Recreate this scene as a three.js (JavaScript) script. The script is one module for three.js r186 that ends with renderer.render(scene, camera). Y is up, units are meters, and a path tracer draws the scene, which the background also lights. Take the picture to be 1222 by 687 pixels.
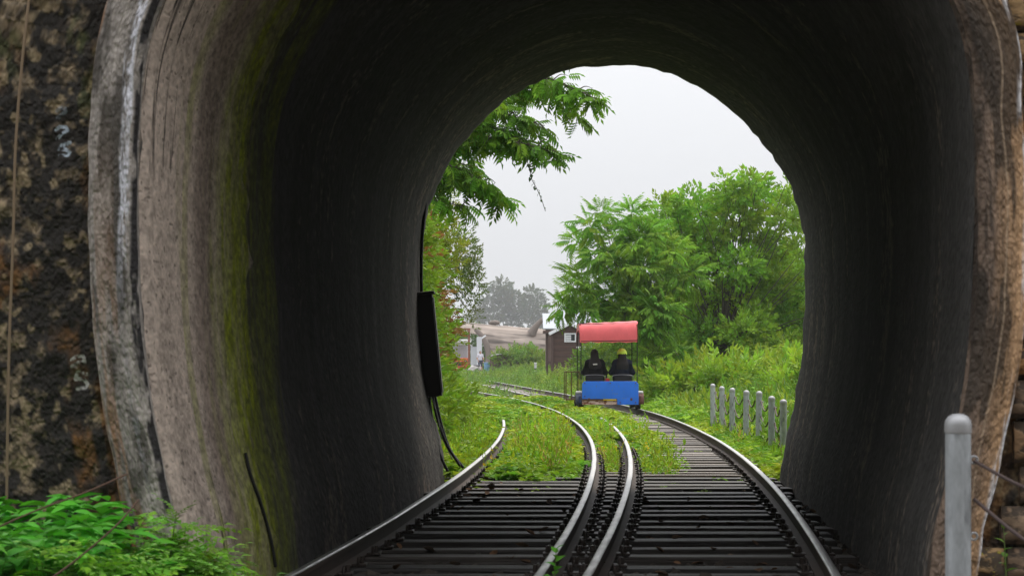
import * as THREE from 'three';
import { RoundedBoxGeometry } from 'three/addons/geometries/RoundedBoxGeometry.js';
import { mergeGeometries } from 'three/addons/utils/BufferGeometryUtils.js';
import { Brush, Evaluator, SUBTRACTION } from 'three-bvh-csg';

// ---------------------------------------------------------------- camera, sky, sun, exposure
const scene = new THREE.Scene();
const F = 2400, CAMY = 1.45;                       // focal length in photo pixels, lens height above the ballast
const camera = new THREE.PerspectiveCamera(2 * Math.atan(429 / F) * 180 / Math.PI, 1222 / 858, 0.1, 4000);
camera.setViewOffset(1222, 858, 0, 0, 1222, 687);
camera.position.set(0, CAMY, 0);
camera.lookAt(0, CAMY, -10);
camera.focus = 42; camera.userData.fStop = 7;

const renderer = new THREE.WebGLRenderer({ antialias: true });
renderer.toneMapping = THREE.LinearToneMapping;
renderer.toneMappingExposure = 1.0;
renderer.shadowMap.enabled = true;

{ // overcast sky: grey-white, brighter towards the zenith
  const w = 256, h = 128, data = new Float32Array(w * h * 4);
  for (let j = 0; j < h; j++) {
    const el = ((j + 0.5) / h - 0.5) * Math.PI, s = Math.sin(el);
    const L = s > 0 ? 0.69 * (1 + 2.8 * s) : 0.69 * Math.max(0.35, 1 + 3 * s);
    for (let i = 0; i < w; i++) { const k = (j * w + i) * 4; data[k] = L * 0.985; data[k + 1] = L * 1.0; data[k + 2] = L * 1.035; data[k + 3] = 1; }
  }
  const sky = new THREE.DataTexture(data, w, h, THREE.RGBAFormat, THREE.FloatType);
  sky.mapping = THREE.EquirectangularReflectionMapping; sky.magFilter = THREE.LinearFilter; sky.needsUpdate = true;
  scene.background = sky; scene.environment = sky;
}
const sun = new THREE.DirectionalLight(0xfff3e2, 2.3);
sun.position.set(16, 58, -62); sun.target.position.set(0, 0, -30); scene.add(sun, sun.target);
sun.castShadow = true; sun.shadow.radius = 30; sun.shadow.mapSize.set(2048, 2048);
Object.assign(sun.shadow.camera, { left: -60, right: 60, top: 60, bottom: -60, near: 1, far: 300 });
scene.fog = new THREE.FogExp2(0xf4f6f8, 0.00038);

// ---------------------------------------------------------------- helpers
let seed = 12345;
const rnd = () => { seed = (seed * 1664525 + 1013904223) >>> 0; return seed / 4294967296; };
const rr = (a, b) => a + (b - a) * rnd();
const reseed = (s) => { seed = s >>> 0; };
const clamp = (x, a = 0, b = 1) => Math.min(b, Math.max(a, x));
const sst = (a, b, x) => { const t = clamp((x - a) / (b - a)); return t * t * (3 - 2 * t); };
const lerp = (a, b, t) => a + (b - a) * t;
const hash2 = (i, j) => { let h = Math.imul(i, 374761393) + Math.imul(j, 668265263) | 0; h = Math.imul(h ^ (h >>> 13), 1274126177); return ((h ^ (h >>> 16)) >>> 0) / 4294967296; };
function vn(x, y) {
  const i = Math.floor(x), j = Math.floor(y); let u = x - i, v = y - j; u = u * u * (3 - 2 * u); v = v * v * (3 - 2 * v);
  const a = hash2(i, j), b = hash2(i + 1, j), c = hash2(i, j + 1), d = hash2(i + 1, j + 1);
  return a + (b - a) * u + (c - a) * v + (a - b - c + d) * u * v;
}
function fbm(x, y, n = 4) { let s = 0, a = 0.5, t = 0; for (let k = 0; k < n; k++) { s += a * vn(x, y); t += a; a *= 0.5; x = x * 2.03 + 17.1; y = y * 2.03 + 9.7; } return s / t; }
const W = (px, py, d) => new THREE.Vector3((px - 611) * d / F, CAMY - (py - 429) * d / F, -d);   // where a sight line meets depth d
const V = (x, y, z) => new THREE.Vector3(x, y, z);

const toS = (c) => c <= 0.0031308 ? c * 12.92 * 255 : (1.055 * Math.pow(c, 1 / 2.4) - 0.055) * 255;
const LUT = new Uint8Array(4097); for (let i = 0; i <= 4096; i++) LUT[i] = Math.round(toS(i / 4096));
function tex(w, h, fn, srgb = true) {             // fn(u, v, out) writes linear rgb
  const d = new Uint8Array(w * h * 4), o = [0, 0, 0];
  for (let j = 0; j < h; j++) for (let i = 0; i < w; i++) {
    fn((i + 0.5) / w, (j + 0.5) / h, o); const k = (j * w + i) * 4;
    for (let c = 0; c < 3; c++) d[k + c] = srgb ? LUT[Math.round(clamp(o[c]) * 4096)] : Math.round(clamp(o[c]) * 255);
    d[k + 3] = 255;
  }
  const t = new THREE.DataTexture(d, w, h); t.magFilter = THREE.LinearFilter; t.minFilter = THREE.LinearMipmapLinearFilter; t.generateMipmaps = true;
  t.wrapS = t.wrapT = THREE.RepeatWrapping; if (srgb) t.colorSpace = THREE.SRGBColorSpace; t.needsUpdate = true; return t;
}
const mat = (r, g, b, rough = 0.9, extra = {}) => { const m = new THREE.MeshStandardMaterial({ roughness: rough, ...extra }); m.color.setRGB(r, g, b); return m; };

const used = {};
const numbered = (n) => { if (used[n] === undefined) { used[n] = 0; return n; } used[n]++; return n + '_' + String(used[n]).padStart(3, '0'); };
function shade(o) { o.traverse((m) => { if (m.isMesh) { m.castShadow = true; m.receiveShadow = true; } }); return o; }
function tag(o, label, category, group) { o.userData.label = label; o.userData.category = category; if (group) o.userData.group = group; return o; }
function thing(name, label, category, pos = [0, 0, 0], ry = 0, group) {
  const o = new THREE.Group(); o.name = numbered(name); o.position.set(...pos); o.rotation.y = ry; scene.add(o); return tag(o, label, category, group);
}
function part(parent, name, geo, m, pos, rot) {
  const o = new THREE.Mesh(geo, m); o.name = name; if (pos) o.position.set(...pos); if (rot) o.rotation.set(...rot);
  o.castShadow = o.receiveShadow = true; parent.add(o); return o;
}
function single(name, geo, m, label, category, group) { const o = part(scene, numbered(name), geo, m); return tag(o, label, category, group); }
function setting(name, geo, m, kind = 'structure') { const o = part(scene, numbered(name), geo, m); o.userData.kind = kind; return o; }
function rbox(w, h, d, r = 0.01, s = 1) { return new RoundedBoxGeometry(w, h, d, s, Math.min(r, w / 2.01, h / 2.01, d / 2.01)); }
const move = (g, x, y, z) => g.translate(x, y, z);
function merge(list) { return mergeGeometries(list.map((g) => { const n = g.index ? g.toNonIndexed() : g.clone(); for (const k of Object.keys(n.attributes)) if (!['position', 'normal', 'uv'].includes(k)) n.deleteAttribute(k); if (!n.attributes.uv) n.setAttribute('uv', new THREE.BufferAttribute(new Float32Array(n.attributes.position.count * 2), 2)); return n; })); }
function tube(pts, r, seg = 12, rad = 6, closed = false) {
  const c = new THREE.CatmullRomCurve3(pts.map((p) => p.isVector3 ? p : V(...p)), closed);
  return new THREE.TubeGeometry(c, seg, r, rad, closed);
}
function bar(a, b, r, rad = 6) {                   // straight round bar
  const A = a.isVector3 ? a : V(...a), B = b.isVector3 ? b : V(...b), L = A.distanceTo(B), g = new THREE.CylinderGeometry(r, r, L, rad);
  g.applyQuaternion(new THREE.Quaternion().setFromUnitVectors(V(0, 1, 0), B.clone().sub(A).normalize())); return g.translate((A.x + B.x) / 2, (A.y + B.y) / 2, (A.z + B.z) / 2);
}
function taper(pts, radii, rad = 7) {              // tapered limb along points
  const c = new THREE.CatmullRomCurve3(pts), n = (pts.length - 1) * 4, fr = c.computeFrenetFrames(n), pos = [], idx = [];
  for (let i = 0; i <= n; i++) {
    const p = c.getPointAt(i / n), t = i / n * (radii.length - 1), k = Math.min(radii.length - 2, Math.floor(t)), r = lerp(radii[k], radii[k + 1], t - k);
    for (let j = 0; j < rad; j++) { const a = j / rad * Math.PI * 2, ca = Math.cos(a) * r, sa = Math.sin(a) * r; const N = fr.normals[i], B = fr.binormals[i]; pos.push(p.x + N.x * ca + B.x * sa, p.y + N.y * ca + B.y * sa, p.z + N.z * ca + B.z * sa); }
  }
  for (let i = 0; i < n; i++) for (let j = 0; j < rad; j++) { const a = i * rad + j, b = i * rad + (j + 1) % rad; idx.push(a, b, a + rad, b, b + rad, a + rad); }
  const g = new THREE.BufferGeometry(); g.setAttribute('position', new THREE.Float32BufferAttribute(pos, 3)); g.setIndex(idx); g.computeVertexNormals(); return g;
}
function grid(nu, nv, fn, uvf) {                   // surface from fn(i/nu, j/nv) -> Vector3
  const pos = [], uv = [], idx = [];
  for (let j = 0; j <= nv; j++) for (let i = 0; i <= nu; i++) { const p = fn(i / nu, j / nv, i, j); pos.push(p.x, p.y, p.z); const q = uvf ? uvf(i / nu, j / nv, p) : [i / nu, j / nv]; uv.push(q[0], q[1]); }
  for (let j = 0; j < nv; j++) for (let i = 0; i < nu; i++) { const a = j * (nu + 1) + i, b = a + 1, c = a + nu + 1, d = c + 1; idx.push(a, b, c, b, d, c); }
  const g = new THREE.BufferGeometry(); g.setAttribute('position', new THREE.Float32BufferAttribute(pos, 3)); g.setAttribute('uv', new THREE.Float32BufferAttribute(uv, 2)); g.setIndex(idx); g.computeVertexNormals(); return g;
}
function sdfGeo(fn, lo, hi, cell) {                // surface nets
  const n = [0, 1, 2].map((k) => Math.ceil((hi[k] - lo[k]) / cell) + 2), [nx, ny, nz] = n, f = new Float32Array(nx * ny * nz), at = (i, j, k) => i + nx * (j + ny * k);
  for (let k = 0; k < nz; k++) for (let j = 0; j < ny; j++) for (let i = 0; i < nx; i++) f[at(i, j, k)] = fn(lo[0] + (i - 0.5) * cell, lo[1] + (j - 0.5) * cell, lo[2] + (k - 0.5) * cell);
  const id = new Int32Array(nx * ny * nz).fill(-1), pos = [], idx = [];
  for (let k = 0; k < nz - 1; k++) for (let j = 0; j < ny - 1; j++) for (let i = 0; i < nx - 1; i++) {
    let sx = 0, sy = 0, sz = 0, c = 0;
    for (let e = 0; e < 12; e++) {
      const ax = e >> 2, u = e & 1, v = (e >> 1) & 1, a = [i, j, k], o1 = (ax + 1) % 3, o2 = (ax + 2) % 3; a[o1] += u; a[o2] += v; const b = a.slice(); b[ax]++;
      const fa = f[at(...a)], fb = f[at(...b)]; if ((fa < 0) !== (fb < 0)) { const t = fa / (fa - fb); sx += a[0] + (b[0] - a[0]) * t; sy += a[1] + (b[1] - a[1]) * t; sz += a[2] + (b[2] - a[2]) * t; c++; }
    }
    if (c) { id[at(i, j, k)] = pos.length / 3; pos.push(lo[0] + (sx / c - 0.5) * cell, lo[1] + (sy / c - 0.5) * cell, lo[2] + (sz / c - 0.5) * cell); }
  }
  for (let k = 1; k < nz - 1; k++) for (let j = 1; j < ny - 1; j++) for (let i = 1; i < nx - 1; i++) {
    const f0 = f[at(i, j, k)] < 0;
    const q = (a, b, c, d, fl) => { if (a < 0 || b < 0 || c < 0 || d < 0) return; fl ? idx.push(a, b, c, a, c, d) : idx.push(a, c, b, a, d, c); };
    if (f0 !== (f[at(i + 1, j, k)] < 0)) q(id[at(i, j - 1, k - 1)], id[at(i, j, k - 1)], id[at(i, j, k)], id[at(i, j - 1, k)], f0);
    if (f0 !== (f[at(i, j + 1, k)] < 0)) q(id[at(i - 1, j, k - 1)], id[at(i - 1, j, k)], id[at(i, j, k)], id[at(i, j, k - 1)], f0);
    if (f0 !== (f[at(i, j, k + 1)] < 0)) q(id[at(i - 1, j - 1, k)], id[at(i, j - 1, k)], id[at(i, j, k)], id[at(i - 1, j, k)], f0);
  }
  const g = new THREE.BufferGeometry(); g.setAttribute('position', new THREE.Float32BufferAttribute(pos, 3)); g.setIndex(idx); g.computeVertexNormals(); return g;
}
const capS = (a, b, ra, rb) => (x, y, z) => { const dx = b[0] - a[0], dy = b[1] - a[1], dz = b[2] - a[2], px = x - a[0], py = y - a[1], pz = z - a[2], t = clamp((px * dx + py * dy + pz * dz) / (dx * dx + dy * dy + dz * dz)); return Math.hypot(px - dx * t, py - dy * t, pz - dz * t) - lerp(ra, rb, t); };
const smin = (a, b, k) => { const h = Math.max(k - Math.abs(a - b), 0) / k; return Math.min(a, b) - h * h * k * 0.25; };

// ---------------------------------------------------------------- layout of the line (x as a function of the distance d along the view)
const c1 = (d) => d < 75 ? 0.59 - 0.00163 * (d - 39) ** 2 : 0.59 - 0.00163 * 36 ** 2 - 0.117 * (d - 75);
const c2 = (d) => d < 65 ? 2.75 - 0.00162 * (d - 43) ** 2 : 2.75 - 0.00162 * 22 ** 2 - 0.0713 * (d - 65);
const GA = 0.75, RAILTOP = 0.16;
const xc = (d) => 1.67 - 0.0016 * (41 - d) ** 2;
const D0 = 11.2, D1 = 24.5, TL = D1 - D0;
// horseshoe profile, right half from base to crown
const halfP = [[2.0, -0.3], [2.04, 0], [2.09, 0.42], [2.19, 0.83], [2.29, 1.44], [2.33, 2.05], [2.33, 2.66], [2.27, 3.22], [2.06, 3.73], [1.7, 4.24], [1.19, 4.68], [0.58, 4.96], [0, 5.04]];
const profC = new THREE.CatmullRomCurve3([...halfP.map(([x, y]) => V(-x, y, 0)), ...halfP.slice(0, -1).reverse().map(([x, y]) => V(x, y, 0))]);
const PN = 260, profPts = profC.getSpacedPoints(PN), ARC = profC.getLength();
const prof = (t) => { const f = clamp(t) * PN, i = Math.min(PN - 1, Math.floor(f)), p = profPts[i], q = profPts[i + 1], k = f - i, dx = q.x - p.x, dy = q.y - p.y, l = Math.hypot(dx, dy); return { x: lerp(p.x, q.x, k), y: lerp(p.y, q.y, k), nx: -dy / l, ny: dx / l }; };  // n points outward
const SLOPE = (x, d) => { const xe = c1(d) - GA - 1.2 - 0.25 * vn(d * 0.3, 4); const on = sst(66, 58, d) * sst(20, 24.5, d); const t = (xe - x); return on * (t <= 0 ? 0 : 4.9 * (1 - Math.exp(-(t * t) / 0.9 - t * 0.25)) + 0.35 * t * (t > 1 ? 1 : t)) ; };
function groundY(x, d) {
  let y = -0.09 + 0.03 * (fbm(x * 1.3, d * 1.3, 3) - 0.5);
  y += Math.min(SLOPE(x, d), 7);
  y += 0.30 * sst(-1.75, -2.2, x) * sst(12.5, 11, d) * sst(2, 6, d);
  y += 0.25 * sst(2.3, 3.2, x) * sst(12.5, 11, d) * sst(2, 6, d);
  const right = x - (c2(d) + 1.7); if (right > 0 && d > 24) y += 0.12 * Math.min(right, 8) * sst(24, 40, d) * (0.4 + 0.6 * fbm(x * 0.3, d * 0.2, 2)) * 0.5;
  y += (0.06 + 0.05 * (fbm(x * 2.5, d * 3, 3) - 0.5)) * sst(15, 12.4, d) * sst(6, 9, d);
  y += 0.45 * sst(118, 140, d);
  return y;
}

// ---------------------------------------------------------------- ground
{
  const xs = [], ds = [];
  for (let i = 0; i <= 150; i++) { const t = i / 75 - 1; xs.push(1 + Math.sinh(t * 7.2) / Math.sinh(7.2) * 1800 + t * 14); }
  for (let d = -60; d < 5; d += 5) ds.push(d); for (let d = 5; d < 80; d += 0.4) ds.push(d); for (let d = 80; d < 200; d += 2) ds.push(d); for (let d = 200; d < 3000; d *= 1.2) ds.push(d); ds.push(3000);
  const nx = xs.length - 1, nd = ds.length - 1;
  const g = grid(nx, nd, (u, v, i, j) => V(xs[i], groundY(xs[i], ds[j]), -ds[j]), (u, v, p) => [p.x / 3, p.z / 3]);
  const t = tex(512, 512, (u, v, o) => {
    const a = fbm(u * 40, v * 40, 4), b = vn(u * 200, v * 200), c = fbm(u * 9 + 3, v * 9, 3), k = 0.05 + 0.07 * a * (0.5 + b) + 0.03 * c;
    o[0] = k * 1.15; o[1] = k * 0.95; o[2] = k * 0.72;
  });
  const bt = tex(512, 512, (u, v, o) => { o[0] = o[1] = o[2] = 0.6 * fbm(u * 60, v * 60, 3) + 0.4 * vn(u * 180, v * 180); }, false);
  const m = new THREE.MeshStandardMaterial({ map: t, bumpMap: bt, bumpScale: 0.03, roughness: 0.95 });
  setting('ground', g, m);
}

// ---------------------------------------------------------------- tunnel
const tunnel = thing('railway_tunnel', 'old horseshoe railway tunnel with mossy stained lining and mouldy portal wall', 'tunnel', [0, 0, 0]);
{
  // lining: u = metres into the tunnel / TL, v = arc (0 left base, 0.5 crown, 1 right base)
  const NA = 150, ND = 110;
  const g = grid(ND + 4, NA, (u, v, i) => {
    const p = prof(v); let e = 0, dd = Math.min(1, i / ND) * TL;
    if (i > ND) e = (i - ND) * 0.12;
    const w = 0.02 * (fbm(dd * 0.8, v * 14, 3) - 0.5) + 0.02 * (fbm(dd * 3, v * 50, 2) - 0.5) + sst(TL - 0.5, TL, dd) * 0.05 * (fbm(v * 110, 3, 3) - 0.5);
    const d = D0 + dd + (i > ND ? 0.002 * (i - ND) : 0);
    return V(xc(d) + p.x + p.nx * (e - w), p.y + p.ny * (e - w), -d);
  }, (u, v) => [u, v]);
  const mossAt = (m, a, fine, sp) => {
    const lean = 0.28 * Math.sin(a * 0.9 - 1.2), c = m - 1.75 - lean;
    const mo = Math.max(sst(0.8, 0.1, Math.abs(c - 0.3) + 0.9 * (fbm(m * 7, a * 0.7, 4) - 0.5)), 0.55 * sst(0.4, 0.0, Math.abs(c - 1.3) + 0.7 * (fbm(m * 6 + 4, a * 0.5, 3) - 0.5)), 0.4 * sst(0.12, 0.0, Math.abs(m - 0.95 + 0.1 * Math.sin(a)) + 0.4 * (fbm(m * 8, a * 0.6 + 3, 3) - 0.5)));
    return [clamp(mo * (0.3 + 1.1 * fbm(m * 10 + 5, a * 4, 3))), 0.35 + 1.3 * fine * (0.6 + 0.8 * sp)];
  };
  const t = tex(1792, 1536, (u, v, o) => {            // damp old lining; tunnel shade painted in as dark colour, alike over its length
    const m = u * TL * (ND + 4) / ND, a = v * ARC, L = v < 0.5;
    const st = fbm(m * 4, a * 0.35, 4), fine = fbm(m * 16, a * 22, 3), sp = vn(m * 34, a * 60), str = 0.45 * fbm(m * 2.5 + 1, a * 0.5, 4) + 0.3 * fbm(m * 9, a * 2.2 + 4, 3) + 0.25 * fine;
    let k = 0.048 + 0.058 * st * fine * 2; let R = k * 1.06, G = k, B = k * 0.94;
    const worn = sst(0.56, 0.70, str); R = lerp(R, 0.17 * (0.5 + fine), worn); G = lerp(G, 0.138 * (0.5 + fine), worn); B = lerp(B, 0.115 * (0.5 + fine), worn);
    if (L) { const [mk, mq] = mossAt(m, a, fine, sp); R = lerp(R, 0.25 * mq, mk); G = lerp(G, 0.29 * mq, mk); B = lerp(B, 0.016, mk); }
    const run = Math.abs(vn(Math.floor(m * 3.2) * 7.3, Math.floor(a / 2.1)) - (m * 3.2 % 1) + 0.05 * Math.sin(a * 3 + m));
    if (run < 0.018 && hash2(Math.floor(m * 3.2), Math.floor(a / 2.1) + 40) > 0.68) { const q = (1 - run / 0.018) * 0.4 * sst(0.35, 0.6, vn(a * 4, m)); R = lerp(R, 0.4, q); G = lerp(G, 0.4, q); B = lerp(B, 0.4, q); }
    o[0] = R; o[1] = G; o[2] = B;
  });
  // at the left mouth: daylight put into paler plaster, ending in a ragged edge
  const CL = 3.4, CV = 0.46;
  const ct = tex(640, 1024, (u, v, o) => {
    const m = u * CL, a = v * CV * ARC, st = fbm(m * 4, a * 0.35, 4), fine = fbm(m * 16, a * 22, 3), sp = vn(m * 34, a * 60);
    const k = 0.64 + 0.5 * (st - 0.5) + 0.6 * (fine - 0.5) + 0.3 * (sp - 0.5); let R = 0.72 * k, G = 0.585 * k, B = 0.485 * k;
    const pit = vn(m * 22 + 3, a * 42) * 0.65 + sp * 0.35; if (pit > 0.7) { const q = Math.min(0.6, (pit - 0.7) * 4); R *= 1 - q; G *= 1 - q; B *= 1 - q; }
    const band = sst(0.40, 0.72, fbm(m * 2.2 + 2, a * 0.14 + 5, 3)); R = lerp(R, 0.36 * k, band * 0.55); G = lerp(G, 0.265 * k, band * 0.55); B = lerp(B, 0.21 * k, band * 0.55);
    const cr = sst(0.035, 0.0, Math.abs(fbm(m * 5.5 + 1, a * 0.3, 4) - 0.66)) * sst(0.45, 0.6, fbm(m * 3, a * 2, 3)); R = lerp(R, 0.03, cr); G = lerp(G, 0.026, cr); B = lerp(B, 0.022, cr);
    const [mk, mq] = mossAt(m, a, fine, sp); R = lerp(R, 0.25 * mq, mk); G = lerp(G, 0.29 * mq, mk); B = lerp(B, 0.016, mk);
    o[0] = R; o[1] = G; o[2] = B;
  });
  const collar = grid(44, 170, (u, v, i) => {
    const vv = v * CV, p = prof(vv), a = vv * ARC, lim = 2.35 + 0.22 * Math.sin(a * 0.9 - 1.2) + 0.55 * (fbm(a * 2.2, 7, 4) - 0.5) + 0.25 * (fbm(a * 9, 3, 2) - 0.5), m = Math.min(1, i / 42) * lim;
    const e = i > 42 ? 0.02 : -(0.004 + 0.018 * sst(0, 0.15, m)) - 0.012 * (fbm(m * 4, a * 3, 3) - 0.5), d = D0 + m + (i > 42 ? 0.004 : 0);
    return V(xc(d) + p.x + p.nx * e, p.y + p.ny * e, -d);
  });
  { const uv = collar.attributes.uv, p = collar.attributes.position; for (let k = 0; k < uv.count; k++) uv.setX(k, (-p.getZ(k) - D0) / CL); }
  part(tunnel, 'lit_plaster_collar', collar, new THREE.MeshPhysicalMaterial({ map: ct, bumpMap: ct, bumpScale: 0.012, roughness: 0.95, specularIntensity: 0.4 }));
  const bt = tex(1024, 1024, (u, v, o) => { const m = u * TL, a = v * ARC; o[0] = o[1] = o[2] = 0.5 * fbm(m * 8, a * 12, 4) + 0.5 * fbm(m * 24, a * 36, 2); }, false);
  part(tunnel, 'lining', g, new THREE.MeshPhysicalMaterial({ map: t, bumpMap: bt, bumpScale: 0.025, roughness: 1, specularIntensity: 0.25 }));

  // portal ring: raised concrete band round the mouth
  const RW = 0.26, NR = 14;
  const ring = grid(NR, 300, (u, v, i) => {
    const p = prof(v), n1 = fbm(v * 90, u * 3, 3) - 0.5, n2 = fbm(v * 30 + 7, 2, 3) - 0.5;
    let e, z;                                        // e outward, z towards the camera
    if (i <= 2) { e = -0.004; z = [-0.012, 0.05, 0.085][i]; } else if (i >= NR - 2) { e = RW + 0.012 * n2 * 2; z = [0.09, 0.05, -0.1][i - NR + 2]; } else { e = (i - 2) / (NR - 4) * RW; z = 0.11; }
    if (i > 1 && i < NR - 1) z += 0.03 * n1 + 0.012 * (fbm(v * 300, u * 8, 2) - 0.5);
    e += (i > 0 ? 0.03 : 0) * n2;
    return V(xc(D0) + p.x + p.nx * e, p.y + p.ny * e, -(D0 - z));
  });
  const rt = tex(256, 2048, (u, v, o) => {
    const a = v * ARC, off = u, L = v < 0.5;
    const st = fbm(off * 9, a * 0.9, 4), fine = fbm(off * 30, a * 24, 3), blot = fbm(off * 5 + 3, a * 2.3, 4);
    let k = 0.75 + 0.9 * (st - 0.5) + 0.5 * (fine - 0.5);
    let R = 0.36 * k, G = 0.32 * k, B = 0.285 * k;
    const dk = sst(0.5, 0.68, blot); R = lerp(R, 0.045, dk * 0.85); G = lerp(G, 0.038, dk * 0.85); B = lerp(B, 0.03, dk * 0.85);
    const wob = 0.12 * (fbm(a * 1.1, 3, 3) - 0.5);
    if (L) {                                         // lime streak next to a black line, rust at the outer edge
      const bl = sst(0.09, 0.04, Math.abs(off - 0.16 - wob)) * sst(0.3, 0.5, fbm(off * 10, a * 6, 3)); R = lerp(R, 0.02, bl); G = lerp(G, 0.018, bl); B = lerp(B, 0.018, bl);
      const wh = sst(0.10, 0.05, Math.abs(off - 0.34 - wob * 1.5)) * sst(0.36, 0.56, 0.55 * fbm(off * 12, a * 3, 4) + 0.45 * fbm(off * 30, a * 16, 3)) * sst(0.14, 0.3, v + 0.1 * vn(a * 3, 1)); R = lerp(R, 0.66, wh * 0.9); G = lerp(G, 0.66, wh * 0.9); B = lerp(B, 0.72, wh * 0.9);
      const ru = sst(0.83, 0.95, off + 0.5 * (fbm(off * 4, a * 2 + 9, 3) - 0.5)) * 0.8 + sst(0.35, 0.55, off) * 0.6 * sst(0.25, 0.1, v) * sst(0.5, 0.62, fbm(off * 6, a * 0.8 + 31, 3)); R = lerp(R, 0.24, clamp(ru)); G = lerp(G, 0.105, clamp(ru)); B = lerp(B, 0.03, clamp(ru));
    } else {
      const tan = sst(0.3, 0.75, off + 0.4 * (fbm(off * 3, a * 1.3 + 4, 3) - 0.5)); R = lerp(R * 0.6, 0.56 * k, tan); G = lerp(G * 0.47, 0.34 * k, tan); B = lerp(B * 0.38, 0.18 * k, tan); const d2 = sst(0.47, 0.58, fbm(off * 4 + 13, a * 1.4, 4)) * 0.8; R = lerp(R, 0.035, d2); G = lerp(G, 0.026, d2); B = lerp(B, 0.018, d2);
      const wh = sst(0.13, 0.03, Math.abs(off - 0.84 - wob * 1.8)) * sst(0.38, 0.50, fbm(off * 8, a * 2.2 + 2, 4)); R = lerp(R, 0.75, wh); G = lerp(G, 0.74, wh); B = lerp(B, 0.76, wh);
      const ln = sst(0.03, 0.0, Math.abs(off - 0.5 - wob * 2)) * 0.5; R = lerp(R, 0.45, ln); G = lerp(G, 0.33, ln); B = lerp(B, 0.22, ln);
    }
    o[0] = R; o[1] = G; o[2] = B;
  });
  const rb = tex(256, 2048, (u, v, o) => { const a = v * ARC; o[0] = o[1] = o[2] = 0.5 * fbm(u * 8, a * 9, 4) + 0.5 * fbm(u * 24, a * 40, 2); }, false);
  part(tunnel, 'portal_ring', ring, new THREE.MeshStandardMaterial({ map: rt, bumpMap: rb, bumpScale: 0.03, roughness: 0.9 }));

  // portal wall: rough weathered face beyond the ring
  const offs = [0.2]; while (offs[offs.length - 1] < 1.2) offs.push(offs[offs.length - 1] + 0.02); for (const q of [1.6, 2.4, 4, 6]) offs.push(q);
  const nO = offs.length - 1;
  const wall = grid(nO, 420, (u, v, i) => {
    const p = prof(v), e = offs[i], x = p.x + p.nx * e, y = p.y + p.ny * e, base = v < 0.02 || v > 0.98;
    const z = 0.075 * (fbm(x * 6, y * 6, 4) - 0.5) + 0.035 * (fbm(x * 24, y * 24, 2) - 0.5);
    return V(xc(D0) + x, Math.max(base ? -0.3 : -1, y), -(D0 - (v > 0.5 ? -0.03 : 0.02) - z));
  }, (u, v, p) => [0, 0]);
  { const uv = wall.attributes.uv; for (let j = 0; j <= 420; j++) for (let i = 0; i <= nO; i++) uv.setXY(j * (nO + 1) + i, (offs[i] - 0.2) / 1.2, j / 420); }
  // the painted marks stand where sight lines meet the wall
  const toUV = (px, py) => { const q = W(px, py, D0), x = q.x - xc(D0), y = q.y; let best = 9, bt = 0; for (let k = 0; k <= 400; k++) { const p = prof(k / 800), r = Math.hypot(x - p.x, y - p.y); if (r < best) { best = r; bt = k / 800; } } return [best, bt * ARC]; };
  const strokes = [];
  const glyph = { two: [[0, 0.75], [0.3, 1], [0.8, 0.95], [0.9, 0.65], [0.5, 0.35], [0.05, 0.0], [0.3, 0.05]], five: [[0.95, 1], [0.3, 1.0], [0.1, 0.65], [0.6, 0.6], [0.95, 0.35], [0.8, 0.05], [0.2, 0.0]] };
  for (const [gl, x, y, w, h] of [['two', 67, 164, 15, 14], ['five', 68, 187, 16, 15], ['two', 86, 439, 17, 14], ['five', 88, 462, 17, 16], ['two', 68, 142, 13, 12]]) strokes.push(glyph[gl].map(([a, b]) => toUV(x + a * w, y - b * h)));
  const dseg = (px, py, a, b) => { const dx = b[0] - a[0], dy = b[1] - a[1], t = clamp(((px - a[0]) * dx + (py - a[1]) * dy) / (dx * dx + dy * dy + 1e-9)); return Math.hypot(px - a[0] - dx * t, py - a[1] - dy * t); };
  const boxes = strokes.map((s) => [Math.min(...s.map((p) => p[0])) - 0.03, Math.max(...s.map((p) => p[0])) + 0.03, Math.min(...s.map((p) => p[1])) - 0.03, Math.max(...s.map((p) => p[1])) + 0.03]);
  const wt = tex(384, 2048, (u, v, o) => {
    const off = u * 1.2 + 0.2, a = v * ARC, L = v < 0.5;
    const peb = fbm(off * 16, a * 15, 3), big = fbm(off * 4 + 2, a * 3.6, 4), fine = fbm(off * 50, a * 46, 2);
    let k = 0.5 + 1.1 * (fine - 0.3);
    let R = 0.26 * k, G = 0.195 * k, B = 0.12 * k;
    const dk = sst(0.68, 0.48, peb * 0.6 + big * 0.4); R = lerp(R, 0.014, dk * 0.97); G = lerp(G, 0.012, dk * 0.97); B = lerp(B, 0.010, dk * 0.97);
    const li = 0.85 * sst(0.62, 0.78, fbm(off * 13 + 8, a * 12, 3)); R = lerp(R, 0.34, li * 0.8); G = lerp(G, 0.26, li * 0.8); B = lerp(B, 0.15, li * 0.8);
    const low = L ? sst(0.30, 0.17, v + 0.08 * (big - 0.5)) : 0.6;
    const ru = sst(0.56, 0.68, fbm(off * 5 + 1, a * 2.6 + 7, 4)) * low + sst(0.12, 0.02, off - 0.27) * sst(0.4, 0.6, fbm(off * 9, a * 2, 3)) * 0.9;
    const rk = clamp(ru) * 0.75 * (0.35 + 0.65 * sst(0.4, 0.6, peb)); R = lerp(R, 0.2, rk); G = lerp(G, 0.09, rk); B = lerp(B, 0.022, rk);
    const gr = sst(0.6, 0.72, fbm(off * 7 + 21, a * 5 + 3, 3)) * (1 - low) * 0.5; R = lerp(R, 0.10, gr); G = lerp(G, 0.12, gr); B = lerp(B, 0.03, gr);
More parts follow.
